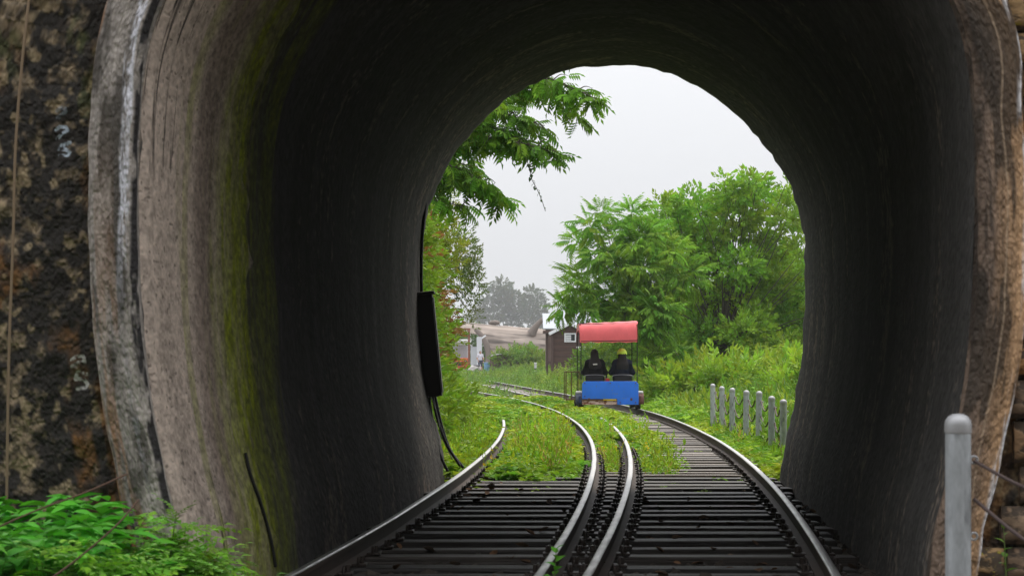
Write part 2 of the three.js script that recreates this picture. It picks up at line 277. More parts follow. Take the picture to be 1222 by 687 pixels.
    if (L) for (let s = 0; s < strokes.length; s++) { const b = boxes[s]; if (off > b[0] && off < b[1] && a > b[2] && a < b[3]) { let q = 9; const S = strokes[s]; for (let i = 0; i + 1 < S.length; i++) q = Math.min(q, dseg(off, a, S[i], S[i + 1])); const w = sst(0.012, 0.007, q) * sst(0.28, 0.5, peb * 0.4 + fine * 0.6) * (s === 4 ? 0.35 : 0.95); const c = s === 2 || s === 3 ? [0.42, 0.41, 0.38] : [0.36, 0.42, 0.48]; R = lerp(R, c[0], w); G = lerp(G, c[1], w); B = lerp(B, c[2], w); } }
    o[0] = R; o[1] = G; o[2] = B;
  });
  wt.wrapS = THREE.MirroredRepeatWrapping;
  const wb = tex(384, 2048, (u, v, o) => { const off = u * 1.2, a = v * ARC; o[0] = o[1] = o[2] = 0.6 * fbm(off * 16, a * 15, 3) + 0.4 * fbm(off * 60, a * 60, 2); }, false);
  wb.wrapS = THREE.MirroredRepeatWrapping;
  part(tunnel, 'portal_wall', wall, new THREE.MeshStandardMaterial({ map: wt, bumpMap: wb, bumpScale: 0.05, roughness: 0.95 }));

  // masonry blocks on the right-hand side of the mouth
  reseed(77);
  const bmats = [[0.34, 0.18, 0.07], [0.26, 0.16, 0.085], [0.2, 0.135, 0.085], [0.3, 0.19, 0.09]].map((c, n) => {
    const t = tex(128, 128, (u, v, o) => { const f = fbm(u * 9 + n * 5, v * 9, 4), d = sst(0.38, 0.56, fbm(u * 5 + n * 11, v * 5 + 3, 4)), k = 0.5 + f; for (let q = 0; q < 3; q++) o[q] = lerp(c[q] * k, [0.04, 0.03, 0.022][q], d * 0.9); if (n === 3) { const y = 0.7 * sst(0.7, 0.76, fbm(u * 8 + 2, v * 8, 3)); o[0] = lerp(o[0], 0.3, y); o[1] = lerp(o[1], 0.25, y); o[2] = lerp(o[2], 0.02, y); } });
    return new THREE.MeshStandardMaterial({ map: t, bumpMap: t, bumpScale: 0.02, roughness: 0.95 });
  });
  const bgeo = [0, 1, 2, 3].map((n) => { const g = new THREE.BoxGeometry(1, 1, 0.14, 7, 5, 1), p = g.attributes.position; for (let i = 0; i < p.count; i++) { const x = p.getX(i), y = p.getY(i), e = Math.max(Math.abs(x) * 2, Math.abs(y) * 2); if (p.getZ(i) > 0) p.setZ(i, 0.07 - 0.05 * sst(0.75, 1, e) + 0.035 * (fbm(x * 5 + n * 9, y * 5, 3) - 0.5)); p.setXY(i, x * (1 - 0.02 * hash2(i, n)), y * (1 - 0.03 * hash2(i, n + 9))); } g.computeVertexNormals(); return g; });
  for (let r = 0, y = 0; y < 5.2; r++) {
    const h = rr(0.19, 0.25); let x = 2.08 + (r % 2) * 0.13;
    while (x < 3.9) { const w = rr(0.26, 0.48); const pr = Math.hypot(Math.max(0, x), y - 2.35); const b = part(tunnel, 'stone_block', bgeo[Math.floor(rnd() * 4)], bmats[Math.floor(rnd() * 4)], [xc(D0) + x + w / 2, y + h / 2, -(D0 - 0.005)]); b.scale.set(w - 0.018, h - 0.018, 1); b.rotation.z = rr(-0.012, 0.012); if (Math.min(...[0, 0.5, 1].map((k) => { const yy = y + h * k; let m = 9; for (let q = 130; q <= PN; q++) m = Math.min(m, Math.abs(profPts[q].y - yy) < 0.06 ? x - profPts[q].x : 9); return m; })) < 0.04) tunnel.remove(b); x += w; }
    y += h;
  }
  // hill body round the bore
  const hole = new THREE.Path(profPts.map((p, i) => { const q = prof(i / PN); return new THREE.Vector2(q.x + q.nx * 0.24, Math.max(-0.6, q.y + q.ny * 0.24)); }).reverse());
  const sh = new THREE.Shape([new THREE.Vector2(-22, -0.7), new THREE.Vector2(22, -0.7), new THREE.Vector2(22, 6), new THREE.Vector2(12, 8.6), new THREE.Vector2(-12, 8.6), new THREE.Vector2(-22, 6)]); sh.holes.push(hole);
  const hg = new THREE.ExtrudeGeometry(sh, { depth: TL - 0.14, steps: 14, bevelEnabled: false, curveSegments: 4 }), hp = hg.attributes.position;
  for (let i = 0; i < hp.count; i++) { const d = D0 + 0.12 + hp.getZ(i); hp.setXYZ(i, hp.getX(i) + xc(d), hp.getY(i), -d); }
  hg.index ? 0 : 0; { const p = hg.attributes.position.array; for (let i = 0; i < p.length; i += 9) for (let c = 0; c < 3; c++) { const s = p[i + 3 + c]; p[i + 3 + c] = p[i + 6 + c]; p[i + 6 + c] = s; } }
  hg.computeVertexNormals();
  setting('hill', hg, mat(0.07, 0.07, 0.035, 1));
}

// ---------------------------------------------------------------- railway track
const MT = {
  rust: (() => { const t = tex(256, 256, (u, v, o) => { const f = fbm(u * 20, v * 6, 4), g = fbm(u * 60, v * 60, 2), k = 0.5 + f * 0.6 + 0.4 * g; o[0] = 0.05 * k; o[1] = 0.03 * k; o[2] = 0.021 * k; }); return new THREE.MeshStandardMaterial({ map: t, roughness: 0.75, metalness: 0.1 }); })(),
  steel: (() => { const rg = tex(256, 64, (u, v, o) => { o[0] = o[1] = o[2] = 0.26 + 0.3 * fbm(u * 18, v * 3, 4); }, false); const m = new THREE.MeshStandardMaterial({ roughnessMap: rg, roughness: 1, metalness: 1 }); m.color.setRGB(0.55, 0.54, 0.54); return m; })(),
};
const woodSet = (c, rough) => [0, 1, 2, 3].map((n) => {
  const t = tex(512, 64, (u, v, o) => { const g = fbm(u * 9, v * 26 + n * 7, 4), cr = sst(0.62, 0.75, fbm(u * 7 + n, v * 34 + n * 3, 3)), k = (0.5 + g) * (1 - 0.75 * cr) * (1 + 0.5 * (n - 1.5) / 1.5); o[0] = c[0] * k; o[1] = c[1] * k; o[2] = c[2] * k; });
  const b = tex(512, 64, (u, v, o) => { o[0] = o[1] = o[2] = fbm(u * 7, v * 30 + n * 7, 4); }, false);
  return new THREE.MeshStandardMaterial({ map: t, bumpMap: b, bumpScale: 0.012, roughness: rough });
});
const darkWood = woodSet([0.034, 0.026, 0.021], 0.55), weathered = woodSet([0.19, 0.165, 0.145], 0.6);  // darker wood set up to the far tunnel mouth, paler set beyond
{
  const track = thing('railway_track', 'two curving railway tracks side by side on dark timber sleepers', 'railway track');
  const railPts = (cf, off) => { const a = []; for (let d = 6; d <= 128; d += d < 90 ? 0.5 : 1.5) a.push([cf(d) + off + 0.006 * (fbm(d * 0.8, off, 2) - 0.5), d]); return a; };
  const sweep = (pts, profile) => {                // profile [x, y] loops, swept along the track
    const n = profile.length, pos = [], uv = [], idx = []; let run = 0;
    pts.forEach(([x, d], k) => { const q = pts[Math.min(k + 1, pts.length - 1)], p = pts[Math.max(0, k - 1)]; const tx = q[0] - p[0], td = q[1] - p[1], l = Math.hypot(tx, td), rx = td / l, rd = -tx / l; if (k) run += Math.hypot(x - pts[k - 1][0], d - pts[k - 1][1]);
      const lift = 0.01 * (vn(d * 0.25, x) - 0.5); profile.forEach(([a, b], i) => { pos.push(x + rx * a, b + lift, -(d + rd * a)); uv.push(run * 0.5, i / n); }); });
    for (let k = 0; k + 1 < pts.length; k++) for (let i = 0; i < n; i++) { const a = k * n + i, b = k * n + (i + 1) % n; idx.push(a, a + n, b, b, a + n, b + n); }
    let g = new THREE.BufferGeometry(); g.setAttribute('position', new THREE.Float32BufferAttribute(pos, 3)); g.setAttribute('uv', new THREE.Float32BufferAttribute(uv, 2)); g.setIndex(idx); g = g.toNonIndexed(); g.computeVertexNormals(); return g;
  };
  const body = [[-0.065, 0.022], [0.065, 0.022], [0.065, 0.032], [0.012, 0.045], [0.009, 0.11], [0.029, 0.122], [0.030, 0.148], [-0.030, 0.148], [-0.029, 0.122], [-0.009, 0.11], [-0.012, 0.045], [-0.065, 0.032]];
  const head = [[-0.0285, 0.149], [0.0285, 0.149], [0.0275, 0.155], [0.018, 0.160], [0, 0.161], [-0.018, 0.160], [-0.0275, 0.155]];
  for (const [cf, off] of [[c1, -GA], [c1, GA], [c2, -GA], [c2, GA]]) { const r = part(track, 'rail', sweep(railPts(cf, off), body), MT.rust); part(r, 'running_surface', sweep(railPts(cf, off), head), MT.steel); }
  // sleepers with clips
  reseed(5);
  const sg = [0, 1, 2, 3].map((n) => { const g = new RoundedBoxGeometry(1, 0.15, 0.23, 1, 0.012); const p = g.attributes.position; for (let i = 0; i < p.count; i++) { const sx = Math.sign(p.getX(i)); if (Math.abs(p.getX(i)) < 0.499 && 0) p.setX(i, sx); p.setY(i, p.getY(i) - (p.getY(i) > 0 ? 0.01 * hash2(Math.round(p.getX(i) * 3 + 9), n) : 0)); } return g; });
  // rail clip: plate, bolt and spring loop, curled on both arms
  const clip = merge([rbox(0.10, 0.018, 0.15, 0.004).translate(0.06, 0.026, 0), new THREE.CylinderGeometry(0.017, 0.02, 0.055, 6).translate(0.075, 0.055, 0), new THREE.TorusGeometry(0.032, 0.011, 5, 8, Math.PI * 1.3).rotateY(Math.PI / 2).translate(0.055, 0.045, 0.04), new THREE.TorusGeometry(0.032, 0.011, 5, 8, Math.PI * 1.3).rotateY(Math.PI / 2).translate(0.055, 0.045, -0.04)]);
  const clipM = mat(0.045, 0.032, 0.026, 0.55, { metalness: 0.3 });
  for (let d = 8.9, i = 0; d < 118; d += 0.65, i++) {
    const inT = d < 25.2, ext = inT ? 0.28 : 0.52, wide = c2(d) - c1(d) < 2.35 && d < 45;
    const list = wide || d < 40 ? [[c1(d) - GA - ext, c2(d) + GA + ext]] : [[c1(d) - 1.25, Math.min(c1(d) + 1.2, (c1(d) + c2(d)) / 2 - 0.02)], [Math.max(c2(d) - 1.2, (c1(d) + c2(d)) / 2 + 0.02), c2(d) + 1.25]];
    list.forEach(([x0, x1], q) => {
      const a = x0 + rr(-0.05, 0.06), b = x1 + rr(-0.06, 0.05), s = part(track, 'sleeper', sg[i % 4], (d < 24.9 ? darkWood : weathered)[(i * 7 + q) % 4], [(a + b) / 2, -0.058 + rr(-0.012, 0.004), -d + rr(-0.07, 0.07)], [rr(-0.03, 0.03), rr(-0.016, 0.016), rr(-0.003, 0.003)]);
      s.scale.x = b - a; s.userData.len = b - a;
      if (d < 32) for (const rx of [c1(d) - GA, c1(d) + GA, c2(d) - GA, c2(d) + GA]) for (const sd of [-1, 1]) { const c = part(s, 'rail_clip', clip, clipM, [(rx + sd * 0.045 - (a + b) / 2) / (b - a), 0.058, rr(-0.02, 0.02)]); c.scale.x = 1 / (b - a); if (sd < 0) c.rotation.y = Math.PI; }
    });
  }
  // gap between the middle rails: check-rail timber spikes stay with the sleepers; loose ballast below
  const stoneG = [0, 1, 2].map((n) => { const g = new THREE.IcosahedronGeometry(1, 0), p = g.attributes.position; for (let i = 0; i < p.count; i++) { const k = 0.75 + 0.5 * hash2(Math.round(p.getX(i) * 50) + n * 31, Math.round(p.getY(i) * 50 + p.getZ(i) * 90)); p.setXYZ(i, p.getX(i) * k, p.getY(i) * k * 0.7, p.getZ(i) * k); } g.computeVertexNormals(); return g; });
  const M4 = new THREE.Matrix4(), Q = new THREE.Quaternion(), E = new THREE.Euler(), C = new THREE.Color();
  stoneG.forEach((g, n) => {
    const N = 7000, im = new THREE.InstancedMesh(g, mat(1, 1, 1, 0.85), N); im.name = numbered('ballast_gravel'); im.userData = { kind: 'stuff' };
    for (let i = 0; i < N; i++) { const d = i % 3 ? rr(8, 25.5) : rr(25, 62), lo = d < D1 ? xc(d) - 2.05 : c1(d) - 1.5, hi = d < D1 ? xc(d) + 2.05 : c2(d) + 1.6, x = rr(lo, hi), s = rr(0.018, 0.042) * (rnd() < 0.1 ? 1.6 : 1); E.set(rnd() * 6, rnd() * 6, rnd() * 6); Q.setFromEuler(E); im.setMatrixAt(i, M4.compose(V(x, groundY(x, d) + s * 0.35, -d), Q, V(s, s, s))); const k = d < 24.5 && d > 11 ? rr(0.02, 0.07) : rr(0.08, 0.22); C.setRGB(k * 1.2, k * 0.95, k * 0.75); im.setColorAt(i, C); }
    im.castShadow = im.receiveShadow = true; scene.add(im);
  });
  // fallen leaves
  const lg = new THREE.PlaneGeometry(0.055, 0.09, 2, 3), lp = lg.attributes.position; for (let i = 0; i < lp.count; i++) { const y = lp.getY(i) / 0.045; lp.setX(i, lp.getX(i) * (1.02 - Math.abs(y) ** 2)); lp.setZ(i, 0.018 * Math.abs(lp.getX(i) / 0.027) + 0.01 * y * y); } lg.computeVertexNormals();
  const im = new THREE.InstancedMesh(lg, mat(1, 1, 1, 0.85, { side: THREE.DoubleSide }), 420); im.name = 'fallen_leaves'; im.userData = { kind: 'stuff' };
  for (let i = 0; i < 420; i++) { const nearWall = i % 2, d = nearWall ? rr(21, 27) : rr(9, 22), x = nearWall ? xc(Math.min(d, D1)) - rr(1.3, 2.0) : xc(d) + rr(-1.95, 1.95), s = rr(0.5, 1.3); E.set(-Math.PI / 2 + rr(-0.6, 0.6), rr(-0.5, 0.5), rnd() * 6); Q.setFromEuler(E); im.setMatrixAt(i, M4.compose(V(x, Math.max(groundY(x, d), -0.07) + (nearWall ? rr(0.01, 0.08) : rr(0.02, 0.11)), -d), Q, V(s, s, s))); const k = rr(0.4, 1.2); C.setRGB(0.19 * k, 0.10 * k, 0.05 * k); im.setColorAt(i, C); }
  im.castShadow = im.receiveShadow = true; scene.add(im);
}

// ---------------------------------------------------------------- foliage kit
function leafTpl(list) { return list; }
function leaf(len, wid, fold = 0.25, droop = 0.15) { return { p: [0, 0, 0, -wid / 2, fold * wid * 0.5, len * 0.42, 0, 0, len * 0.5, wid / 2, fold * wid * 0.5, len * 0.42, 0, -droop * len, len], i: [0, 1, 2, 0, 2, 3, 1, 4, 2, 2, 4, 3] }; }
function leafO(len, wid, fold = 0.3, droop = 0.25) { const p = [], i = [], S = [[0, 0.04], [0.12, 0.55], [0.3, 1], [0.5, 0.92], [0.72, 0.6], [0.9, 0.22], [1, 0.01]]; S.forEach(([t, w], k) => { const z = len * t, y = -droop * len * t * t, h = wid / 2 * w * (1 + (k % 2 ? 0.06 : -0.06)); p.push(-h, y + fold * h, z, 0, y, z, h, y + fold * h, z); if (k) { const b = k * 3, a = b - 3; i.push(a, b, a + 1, a + 1, b, b + 1, a + 1, b + 1, a + 2, a + 2, b + 1, b + 2); } }); return { p, i }; }
function leaf2(len, wid, fold = 0.25, droop = 0.15) { return { p: [0, 0, 0, -wid / 2, fold * wid * 0.5, len * 0.45, wid / 2, fold * wid * 0.5, len * 0.45, 0, -droop * len, len], i: [0, 1, 3, 0, 3, 2] }; }
const _v = new THREE.Vector3(), _m = new THREE.Matrix4(), _q = new THREE.Quaternion(), _e = new THREE.Euler();
function xf(px, py, pz, ex, ey, ez, s = 1, order = 'YXZ') { _e.set(ex, ey, ez, order); return new THREE.Matrix4().compose(V(px, py, pz), new THREE.Quaternion().setFromEuler(_e), V(s, s, s)); }
function joinTpl(parts) { const p = [], i = [], c = []; for (const [t, m, col] of parts) { const o = p.length / 3; for (let k = 0; k < t.p.length; k += 3) { _v.set(t.p[k], t.p[k + 1], t.p[k + 2]).applyMatrix4(m); p.push(_v.x, _v.y, _v.z); c.push(col ?? 1); } for (const q of t.i) i.push(o + q); } return { p, i, c }; }
function sprig(n, L, len, wid, spread = 1.0) {     // leaves set round a short stem along +z
  const parts = []; for (let k = 0; k < n; k++) { const t = (k + 0.6) / n, a = k * 2.4; parts.push([leaf2(len * rr(0.75, 1.15), wid * rr(0.8, 1.1), 0.3, 0.2), new THREE.Matrix4().makeTranslation(0, 0, L * t).multiply(new THREE.Matrix4().makeRotationZ(a)).multiply(new THREE.Matrix4().makeRotationX(-spread * (1.15 - 0.7 * t))), rr(0.8, 1.2)]); }
  return joinTpl(parts);
}
function pinnate(pairs, L, len, wid, droop = 0.5) { // compound leaf along +z, hanging
  const parts = []; for (let k = 0; k < pairs; k++) { const t = 0.18 + 0.8 * k / pairs, z = L * t, y = -droop * L * t * t; for (const s of [-1, 1]) parts.push([leaf2(len * (0.75 + 0.5 * Math.sin(t * 2.8)) * rr(0.9, 1.1), wid, 0.25, 0.25), xf(0, y, z, 0.35 + droop * t, s * 1.0, s * 0.25), rr(0.85, 1.15)]); }
  parts.push([leaf2(len, wid, 0.2, 0.2), xf(0, -droop * L, L, 0.6, 0, 0), 1]);
  parts.push([{ p: [-0.006, 0, 0, 0.006, 0, 0, 0, -droop * L * 0.25, L * 0.5, 0, -droop * L, L], i: [0, 1, 2, 2, 1, 3] }, new THREE.Matrix4(), 0.7]);
  return joinTpl(parts);
}
class Foliage {
  constructor() { this.p = []; this.i = []; this.c = []; }
  add(t, m, r, g, b) { const o = this.p.length / 3; for (let k = 0, n = 0; k < t.p.length; k += 3, n++) { _v.set(t.p[k], t.p[k + 1], t.p[k + 2]).applyMatrix4(m); this.p.push(_v.x, _v.y, _v.z); const s = t.c ? t.c[n] : 1; this.c.push(r * s, g * s, b * s); } for (let k = 0; k < t.i.length; k++) this.i.push(o + t.i[k]); }
  geo() { const g = new THREE.BufferGeometry(); g.setAttribute('position', new THREE.BufferAttribute(new Float32Array(this.p), 3)); g.setAttribute('color', new THREE.BufferAttribute(new Float32Array(this.c), 3)); g.setIndex(new THREE.BufferAttribute(new Uint32Array(this.i), 1)); g.computeVertexNormals(); return g; }
}
function tplGeo(t) { const f = new Foliage(); f.add(t, new THREE.Matrix4(), 1, 1, 1); return f.geo(); }
const leafM = new THREE.MeshPhysicalMaterial({ vertexColors: true, roughness: 0.9, specularIntensity: 0.35, transmission: 0.45, thickness: 0, side: THREE.DoubleSide });
const barkM = (() => { const t = tex(128, 128, (u, v, o) => { const k = 0.4 + fbm(u * 8, v * 30, 4); o[0] = 0.11 * k; o[1] = 0.09 * k; o[2] = 0.07 * k; }); return new THREE.MeshStandardMaterial({ map: t, roughness: 0.95 }); })();
const dirM = (pos, dir, roll, s) => { const z = dir.clone().normalize(), up = Math.abs(z.y) > 0.95 ? V(1, 0, 0) : V(0, 1, 0), x = up.clone().cross(z).normalize(), y = z.clone().cross(x); return new THREE.Matrix4().makeBasis(x, y, z).multiply(new THREE.Matrix4().makeRotationZ(roll)).scale(V(s, s, s)).setPosition(pos); };
const rdir = () => { const y = rr(-1, 1), a = rnd() * 6.2832, r = Math.sqrt(1 - y * y); return V(Math.cos(a) * r, y, Math.sin(a) * r); };
const hue = (c, v = 0.3) => { const k = 1 + rr(-v, v), y = rr(-0.12, 0.22); return [c[0] * k * (1 + y), c[1] * k, c[2] * k * (1 - 0.4 * y)]; };

function makeTree(name, label, group, o) {          // o: base, lean, clumps [[x,y,z,r]], tpls, col, per, trunkR
  const t = thing(name, label, 'tree', [o.base.x, o.base.y, o.base.z], 0, group), f = new Foliage(), limbs = [], top = o.fork.clone().sub(o.base);
  limbs.push(taper([V(0, -0.4, 0), top.clone().multiplyScalar(0.4).add(V(rr(-0.15, 0.15), 0, rr(-0.15, 0.15))), top.clone()], [o.trunkR * 1.25, o.trunkR, o.trunkR * 0.75], 9));
  for (const [x, y, z, r] of o.clumps) {
    const c = V(x, y, z).sub(o.base), s = top.clone().lerp(V(0, 0, 0), rr(0, 0.3)), mid = s.clone().lerp(c, 0.5).add(V(rr(-0.25, 0.25), rr(-0.1, 0.35), rr(-0.25, 0.25)).multiplyScalar(s.distanceTo(c) * 0.3));
    limbs.push(taper([s, mid, c], [o.trunkR * rr(0.14, 0.3), o.trunkR * 0.12, 0.009 * (o.scale ?? 1)], 5));
    const n = Math.round(o.per * r * r / 0.36), cc = hue(o.col, 0.16);
    for (let k = 0; k < n; k++) { const dr = rdir(), q = Math.pow(rnd(), 0.45), p = c.clone().add(V(dr.x * r * q, dr.y * r * 0.72 * q, dr.z * r * q)); const outw = dr.clone().add(V(0, o.up ?? 0.35, 0)).add(rdir().multiplyScalar(0.5)); const h = hue(cc, 0.25); f.add(o.tpls[k % o.tpls.length], dirM(p, outw, rr(-0.6, 0.6), rr(0.75, 1.2)), ...h); }
  }
  part(t, 'trunk', merge(limbs), barkM); part(t, 'crown', f.geo(), leafM); return t;
}
const clumpCloud = (n, cx, cy, cz, rx, ry, rz, r0, r1, keep = () => true) => { const a = []; let g = 0; while (a.length < n && g++ < 4000) { const d = rdir(), q = Math.pow(rnd(), 0.4), p = [cx + d.x * rx * q, cy + d.y * ry * q, cz + d.z * rz * q, rr(r0, r1)]; if (keep(...p)) a.push(p); } return a; };

// ---------------------------------------------------------------- trees
{
  reseed(21);
  const broad = [0, 1, 2, 3].map(() => sprig(8, 0.34, 0.185, 0.10, 1.0));
  const comp = [0, 1, 2].map(() => pinnate(6, 0.42, 0.145, 0.052, rr(0.1, 0.45)));
  const d1 = 66, s1 = F / d1, P1 = (px, py) => W(px, py, d1);
  const cl = []; // tall broad-leaved tree to the right of the line
  for (const [px, py, r] of [[895, 228, 0.5], [915, 242, 0.55], [868, 232, 0.5], [845, 252, 0.6], [935, 262, 0.6], [885, 258, 0.8], [910, 285, 0.8], [948, 295, 0.6], [855, 285, 0.9], [825, 290, 0.8], [800, 252, 0.5], [815, 246, 0.5], [828, 262, 0.6], [808, 275, 0.6], [790, 245, 0.4], [865, 248, 0.5], [955, 275, 0.5], [898, 214, 0.3], [906, 222, 0.3], [868, 222, 0.3], [880, 220, 0.28], [940, 236, 0.32], [955, 252, 0.3], [925, 228, 0.3], [848, 238, 0.3], [880, 315, 0.9], [930, 330, 0.8], [840, 325, 0.9], [800, 320, 0.8], [960, 345, 0.8], [905, 350, 0.9], [865, 360, 0.9], [820, 360, 0.9], [780, 350, 0.7], [940, 380, 0.9], [890, 390, 0.9], [840, 395, 0.9], [985, 300, 0.7], [990, 370, 0.9], [800, 395, 0.8], [920, 415, 0.9], [860, 420, 0.8], [970, 420, 0.9]]) for (let k = 0; k < 2; k++) { const p = P1(px + rr(-8, 8), py + rr(-8, 8)); cl.push([p.x, p.y, p.z + rr(-1.8, 1.8), r * rr(0.6, 0.85)]); }
  makeTree('broadleaf_tree', 'tall broad-leaved tree, the highest crown beyond the row of bollards', 'trees beside the line', { base: V(6.9, 0.2, -66), fork: V(6.9, 2.0, -66), trunkR: 0.14, clumps: cl, tpls: broad, per: 66, col: [0.205, 0.40, 0.027] });
  const d2 = 61, cl2 = [];
  for (const [px, py, r] of [[706, 272, 0.45], [722, 258, 0.4], [690, 290, 0.4], [748, 262, 0.45], [735, 285, 0.6], [765, 285, 0.6], [712, 305, 0.5], [690, 330, 0.45], [680, 350, 0.5], [705, 345, 0.55], [735, 320, 0.7], [770, 320, 0.7], [672, 362, 0.4], [700, 368, 0.5], [735, 355, 0.65], [770, 360, 0.7], [800, 300, 0.6], [795, 345, 0.6], [758, 300, 0.7], [778, 262, 0.5], [790, 280, 0.6], [750, 340, 0.7], [780, 375, 0.7], [745, 375, 0.5], [815, 330, 0.7], [780, 395, 0.6], [800, 420, 0.6], [775, 425, 0.5]]) for (let k = 0; k < 2; k++) { const p = W(px + rr(-7, 7), py + rr(-6, 6), d2); cl2.push([p.x, p.y, p.z + rr(-1.3, 1.3), r * rr(0.6, 0.9)]); }
  makeTree('sumac_tree', 'tree with long feathery compound leaves reaching over the red canopy', 'trees beside the line', { base: V(4.75, 0.1, -61.5), fork: V(4.5, 1.9, -61.5), trunkR: 0.09, clumps: cl2, tpls: comp, per: 62, col: [0.175, 0.37, 0.028], up: 0.15 });
  // lower trees that close the gap behind
  makeTree('broadleaf_tree', 'dark leafy tree behind the tall tree, low against the tunnel edge', 'trees beside the line', { base: V(9.6, 0.3, -74), fork: V(9.6, 1.6, -74), trunkR: 0.12, clumps: clumpCloud(34, 9.8, 3.2, -74, 2.8, 2.3, 2.2, 0.7, 0.95), tpls: broad, per: 60, col: [0.19, 0.37, 0.026] });
  makeTree('broadleaf_tree', 'bushy low tree behind the bike canopy, under the taller crowns', 'trees beside the line', { base: V(6.0, 0.3, -76), fork: V(6.0, 1.2, -76), trunkR: 0.1, clumps: clumpCloud(30, 6.0, 2.2, -76, 2.6, 1.7, 2.0, 0.65, 0.9), tpls: broad, per: 60, col: [0.19, 0.37, 0.026] });
  // far trees in the haze
  reseed(99);
  const far = [0, 1].map(() => sprig(8, 1.5, 0.95, 0.55, 1.0));
  const fc = (pts, d) => pts.map(([px, py, r]) => { const p = W(px, py, d); return [p.x, p.y, p.z + rr(-4, 4), r * 2.9]; });
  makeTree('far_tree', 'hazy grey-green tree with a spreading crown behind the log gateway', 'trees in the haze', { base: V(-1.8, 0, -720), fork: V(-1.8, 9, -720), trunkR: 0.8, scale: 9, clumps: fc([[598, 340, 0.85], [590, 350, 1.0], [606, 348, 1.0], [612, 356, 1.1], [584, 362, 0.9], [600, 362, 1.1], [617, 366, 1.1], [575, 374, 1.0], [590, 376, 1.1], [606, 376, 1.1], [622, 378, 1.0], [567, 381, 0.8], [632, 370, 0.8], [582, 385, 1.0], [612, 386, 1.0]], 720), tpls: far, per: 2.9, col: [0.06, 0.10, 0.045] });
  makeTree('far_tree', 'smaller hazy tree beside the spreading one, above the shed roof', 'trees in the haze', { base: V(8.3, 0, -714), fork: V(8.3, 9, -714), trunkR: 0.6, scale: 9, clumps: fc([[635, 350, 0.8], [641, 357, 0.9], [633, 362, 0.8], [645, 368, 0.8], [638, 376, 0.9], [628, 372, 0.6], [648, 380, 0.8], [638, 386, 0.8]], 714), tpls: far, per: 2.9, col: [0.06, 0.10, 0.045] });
}
{ // tree on the slope, hanging over the tunnel mouth
  reseed(31);
  const tpl = [0, 1, 2, 3].map(() => pinnate(5, 0.3, 0.12, 0.046, rr(0.1, 0.5)));
  const t = thing('walnut_tree', 'tree with drooping feather-shaped leaves hanging in under the tunnel arch', 'tree', [-3.6, 5.2, -34]);
  const base = V(-3.6, 5.2, -34), f = new Foliage(), limbs = [];
  const limb = (pts, r0, n, spread, dens = 1) => {
    const P = pts.map(([px, py, d]) => W(px, py, d).sub(base)); P.unshift(V(rr(-0.1, 0.1), rr(0.5, 1.6), 0)); limbs.push(taper(P, [r0, r0 * 0.6, r0 * 0.35, 0.006], 6));
    const c = new THREE.CatmullRomCurve3(P);
    for (let k = 0; k < n; k++) {
      const u = 0.3 + 0.7 * Math.pow(k / n, 0.8), p = c.getPointAt(u), tg = c.getTangentAt(u), sd = V(rr(-1, 1), rr(-0.9, 0.6), rr(-1, 1)), L = rr(0.2, 1) * spread * (1.15 - 0.75 * u);
      const e = p.clone().add(sd.clone().add(tg.clone().multiplyScalar(0.8)).normalize().multiplyScalar(L)); limbs.push(taper([p, p.clone().lerp(e, 0.5).add(V(0, 0.05, 0)), e], [0.012, 0.008, 0.003], 4));
      const m = Math.round((3 + L * 7) * dens), cc = hue([0.14, 0.32, 0.022], 0.3); for (let j = 0; j < m; j++) { const q = p.clone().lerp(e, (j + 0.7) / m), dr = V(rr(-1, 1), rr(-0.7, 0.4), rr(-1, 1)).add(tg.clone().multiplyScalar(0.5)); f.add(tpl[j % 4], dirM(q, dr, rr(-0.9, 0.9), rr(0.75, 1.2)), ...hue(cc, 0.22)); }
    }
  };
  limb([[575, 130, 34], [640, 92, 33.5], [712, 118, 33]], 0.06, 34, 0.75);
  limb([[600, 110, 34.5], [660, 110, 34], [690, 140, 34]], 0.035, 20, 0.6);
  limb([[545, 165, 34], [600, 165, 33], [662, 182, 32.5]], 0.05, 34, 0.7);
  limb([[540, 150, 33], [585, 150, 33], [625, 168, 33]], 0.04, 24, 0.75);
  limb([[520, 215, 34], [550, 212, 34], [605, 240, 33.5]], 0.045, 26, 0.55);
  limb([[510, 200, 35], [530, 190, 35], [565, 200, 35]], 0.04, 20, 0.6);
  limb([[505, 235, 33], [530, 240, 33], [560, 250, 33]], 0.03, 16, 0.45);
  limb([[515, 190, 33], [545, 200, 33], [590, 222, 33]], 0.035, 24, 0.6);
  limb([[560, 120, 33], [600, 135, 33], [650, 150, 33]], 0.035, 24, 0.7);
  limb([[540, 60, 34], [600, 50, 34], [680, 60, 34]], 0.05, 22, 0.7);
  part(t, 'trunk', merge([taper([V(-0.5, -1.2, 0), V(-0.2, 0.3, 0), V(0, 1.6, 0), V(0.3, 3.2, 0)], [0.17, 0.15, 0.12, 0.06], 9), ...limbs]), barkM); part(t, 'crown', f.geo(), leafM);
  // hanging vine tip
  const v = thing('hanging_vine', 'thin vine with tiny leaves dangling from the tree against the sky', 'vine', [0, 0, 0]), vp = [[627, 188], [632, 200], [634, 212], [641, 226], [647, 240], [651, 252]].map(([x, y]) => W(x, y, 32.5)), vc = new THREE.CatmullRomCurve3(vp), vf = new Foliage();
  part(v, 'stem', new THREE.TubeGeometry(vc, 20, 0.005, 4), barkM);
  for (let k = 0; k < 26; k++) { const u = k / 27, p = vc.getPointAt(u); vf.add(leaf(lerp(0.11, 0.04, u), lerp(0.09, 0.03, u), 0.2, 0.2), dirM(p, V(rr(-1, 1), rr(-1.2, -0.2), rr(-0.6, 0.6)), 0, 1), 0.05, 0.11, 0.02); }
  part(v, 'leaves', vf.geo(), leafM);
}

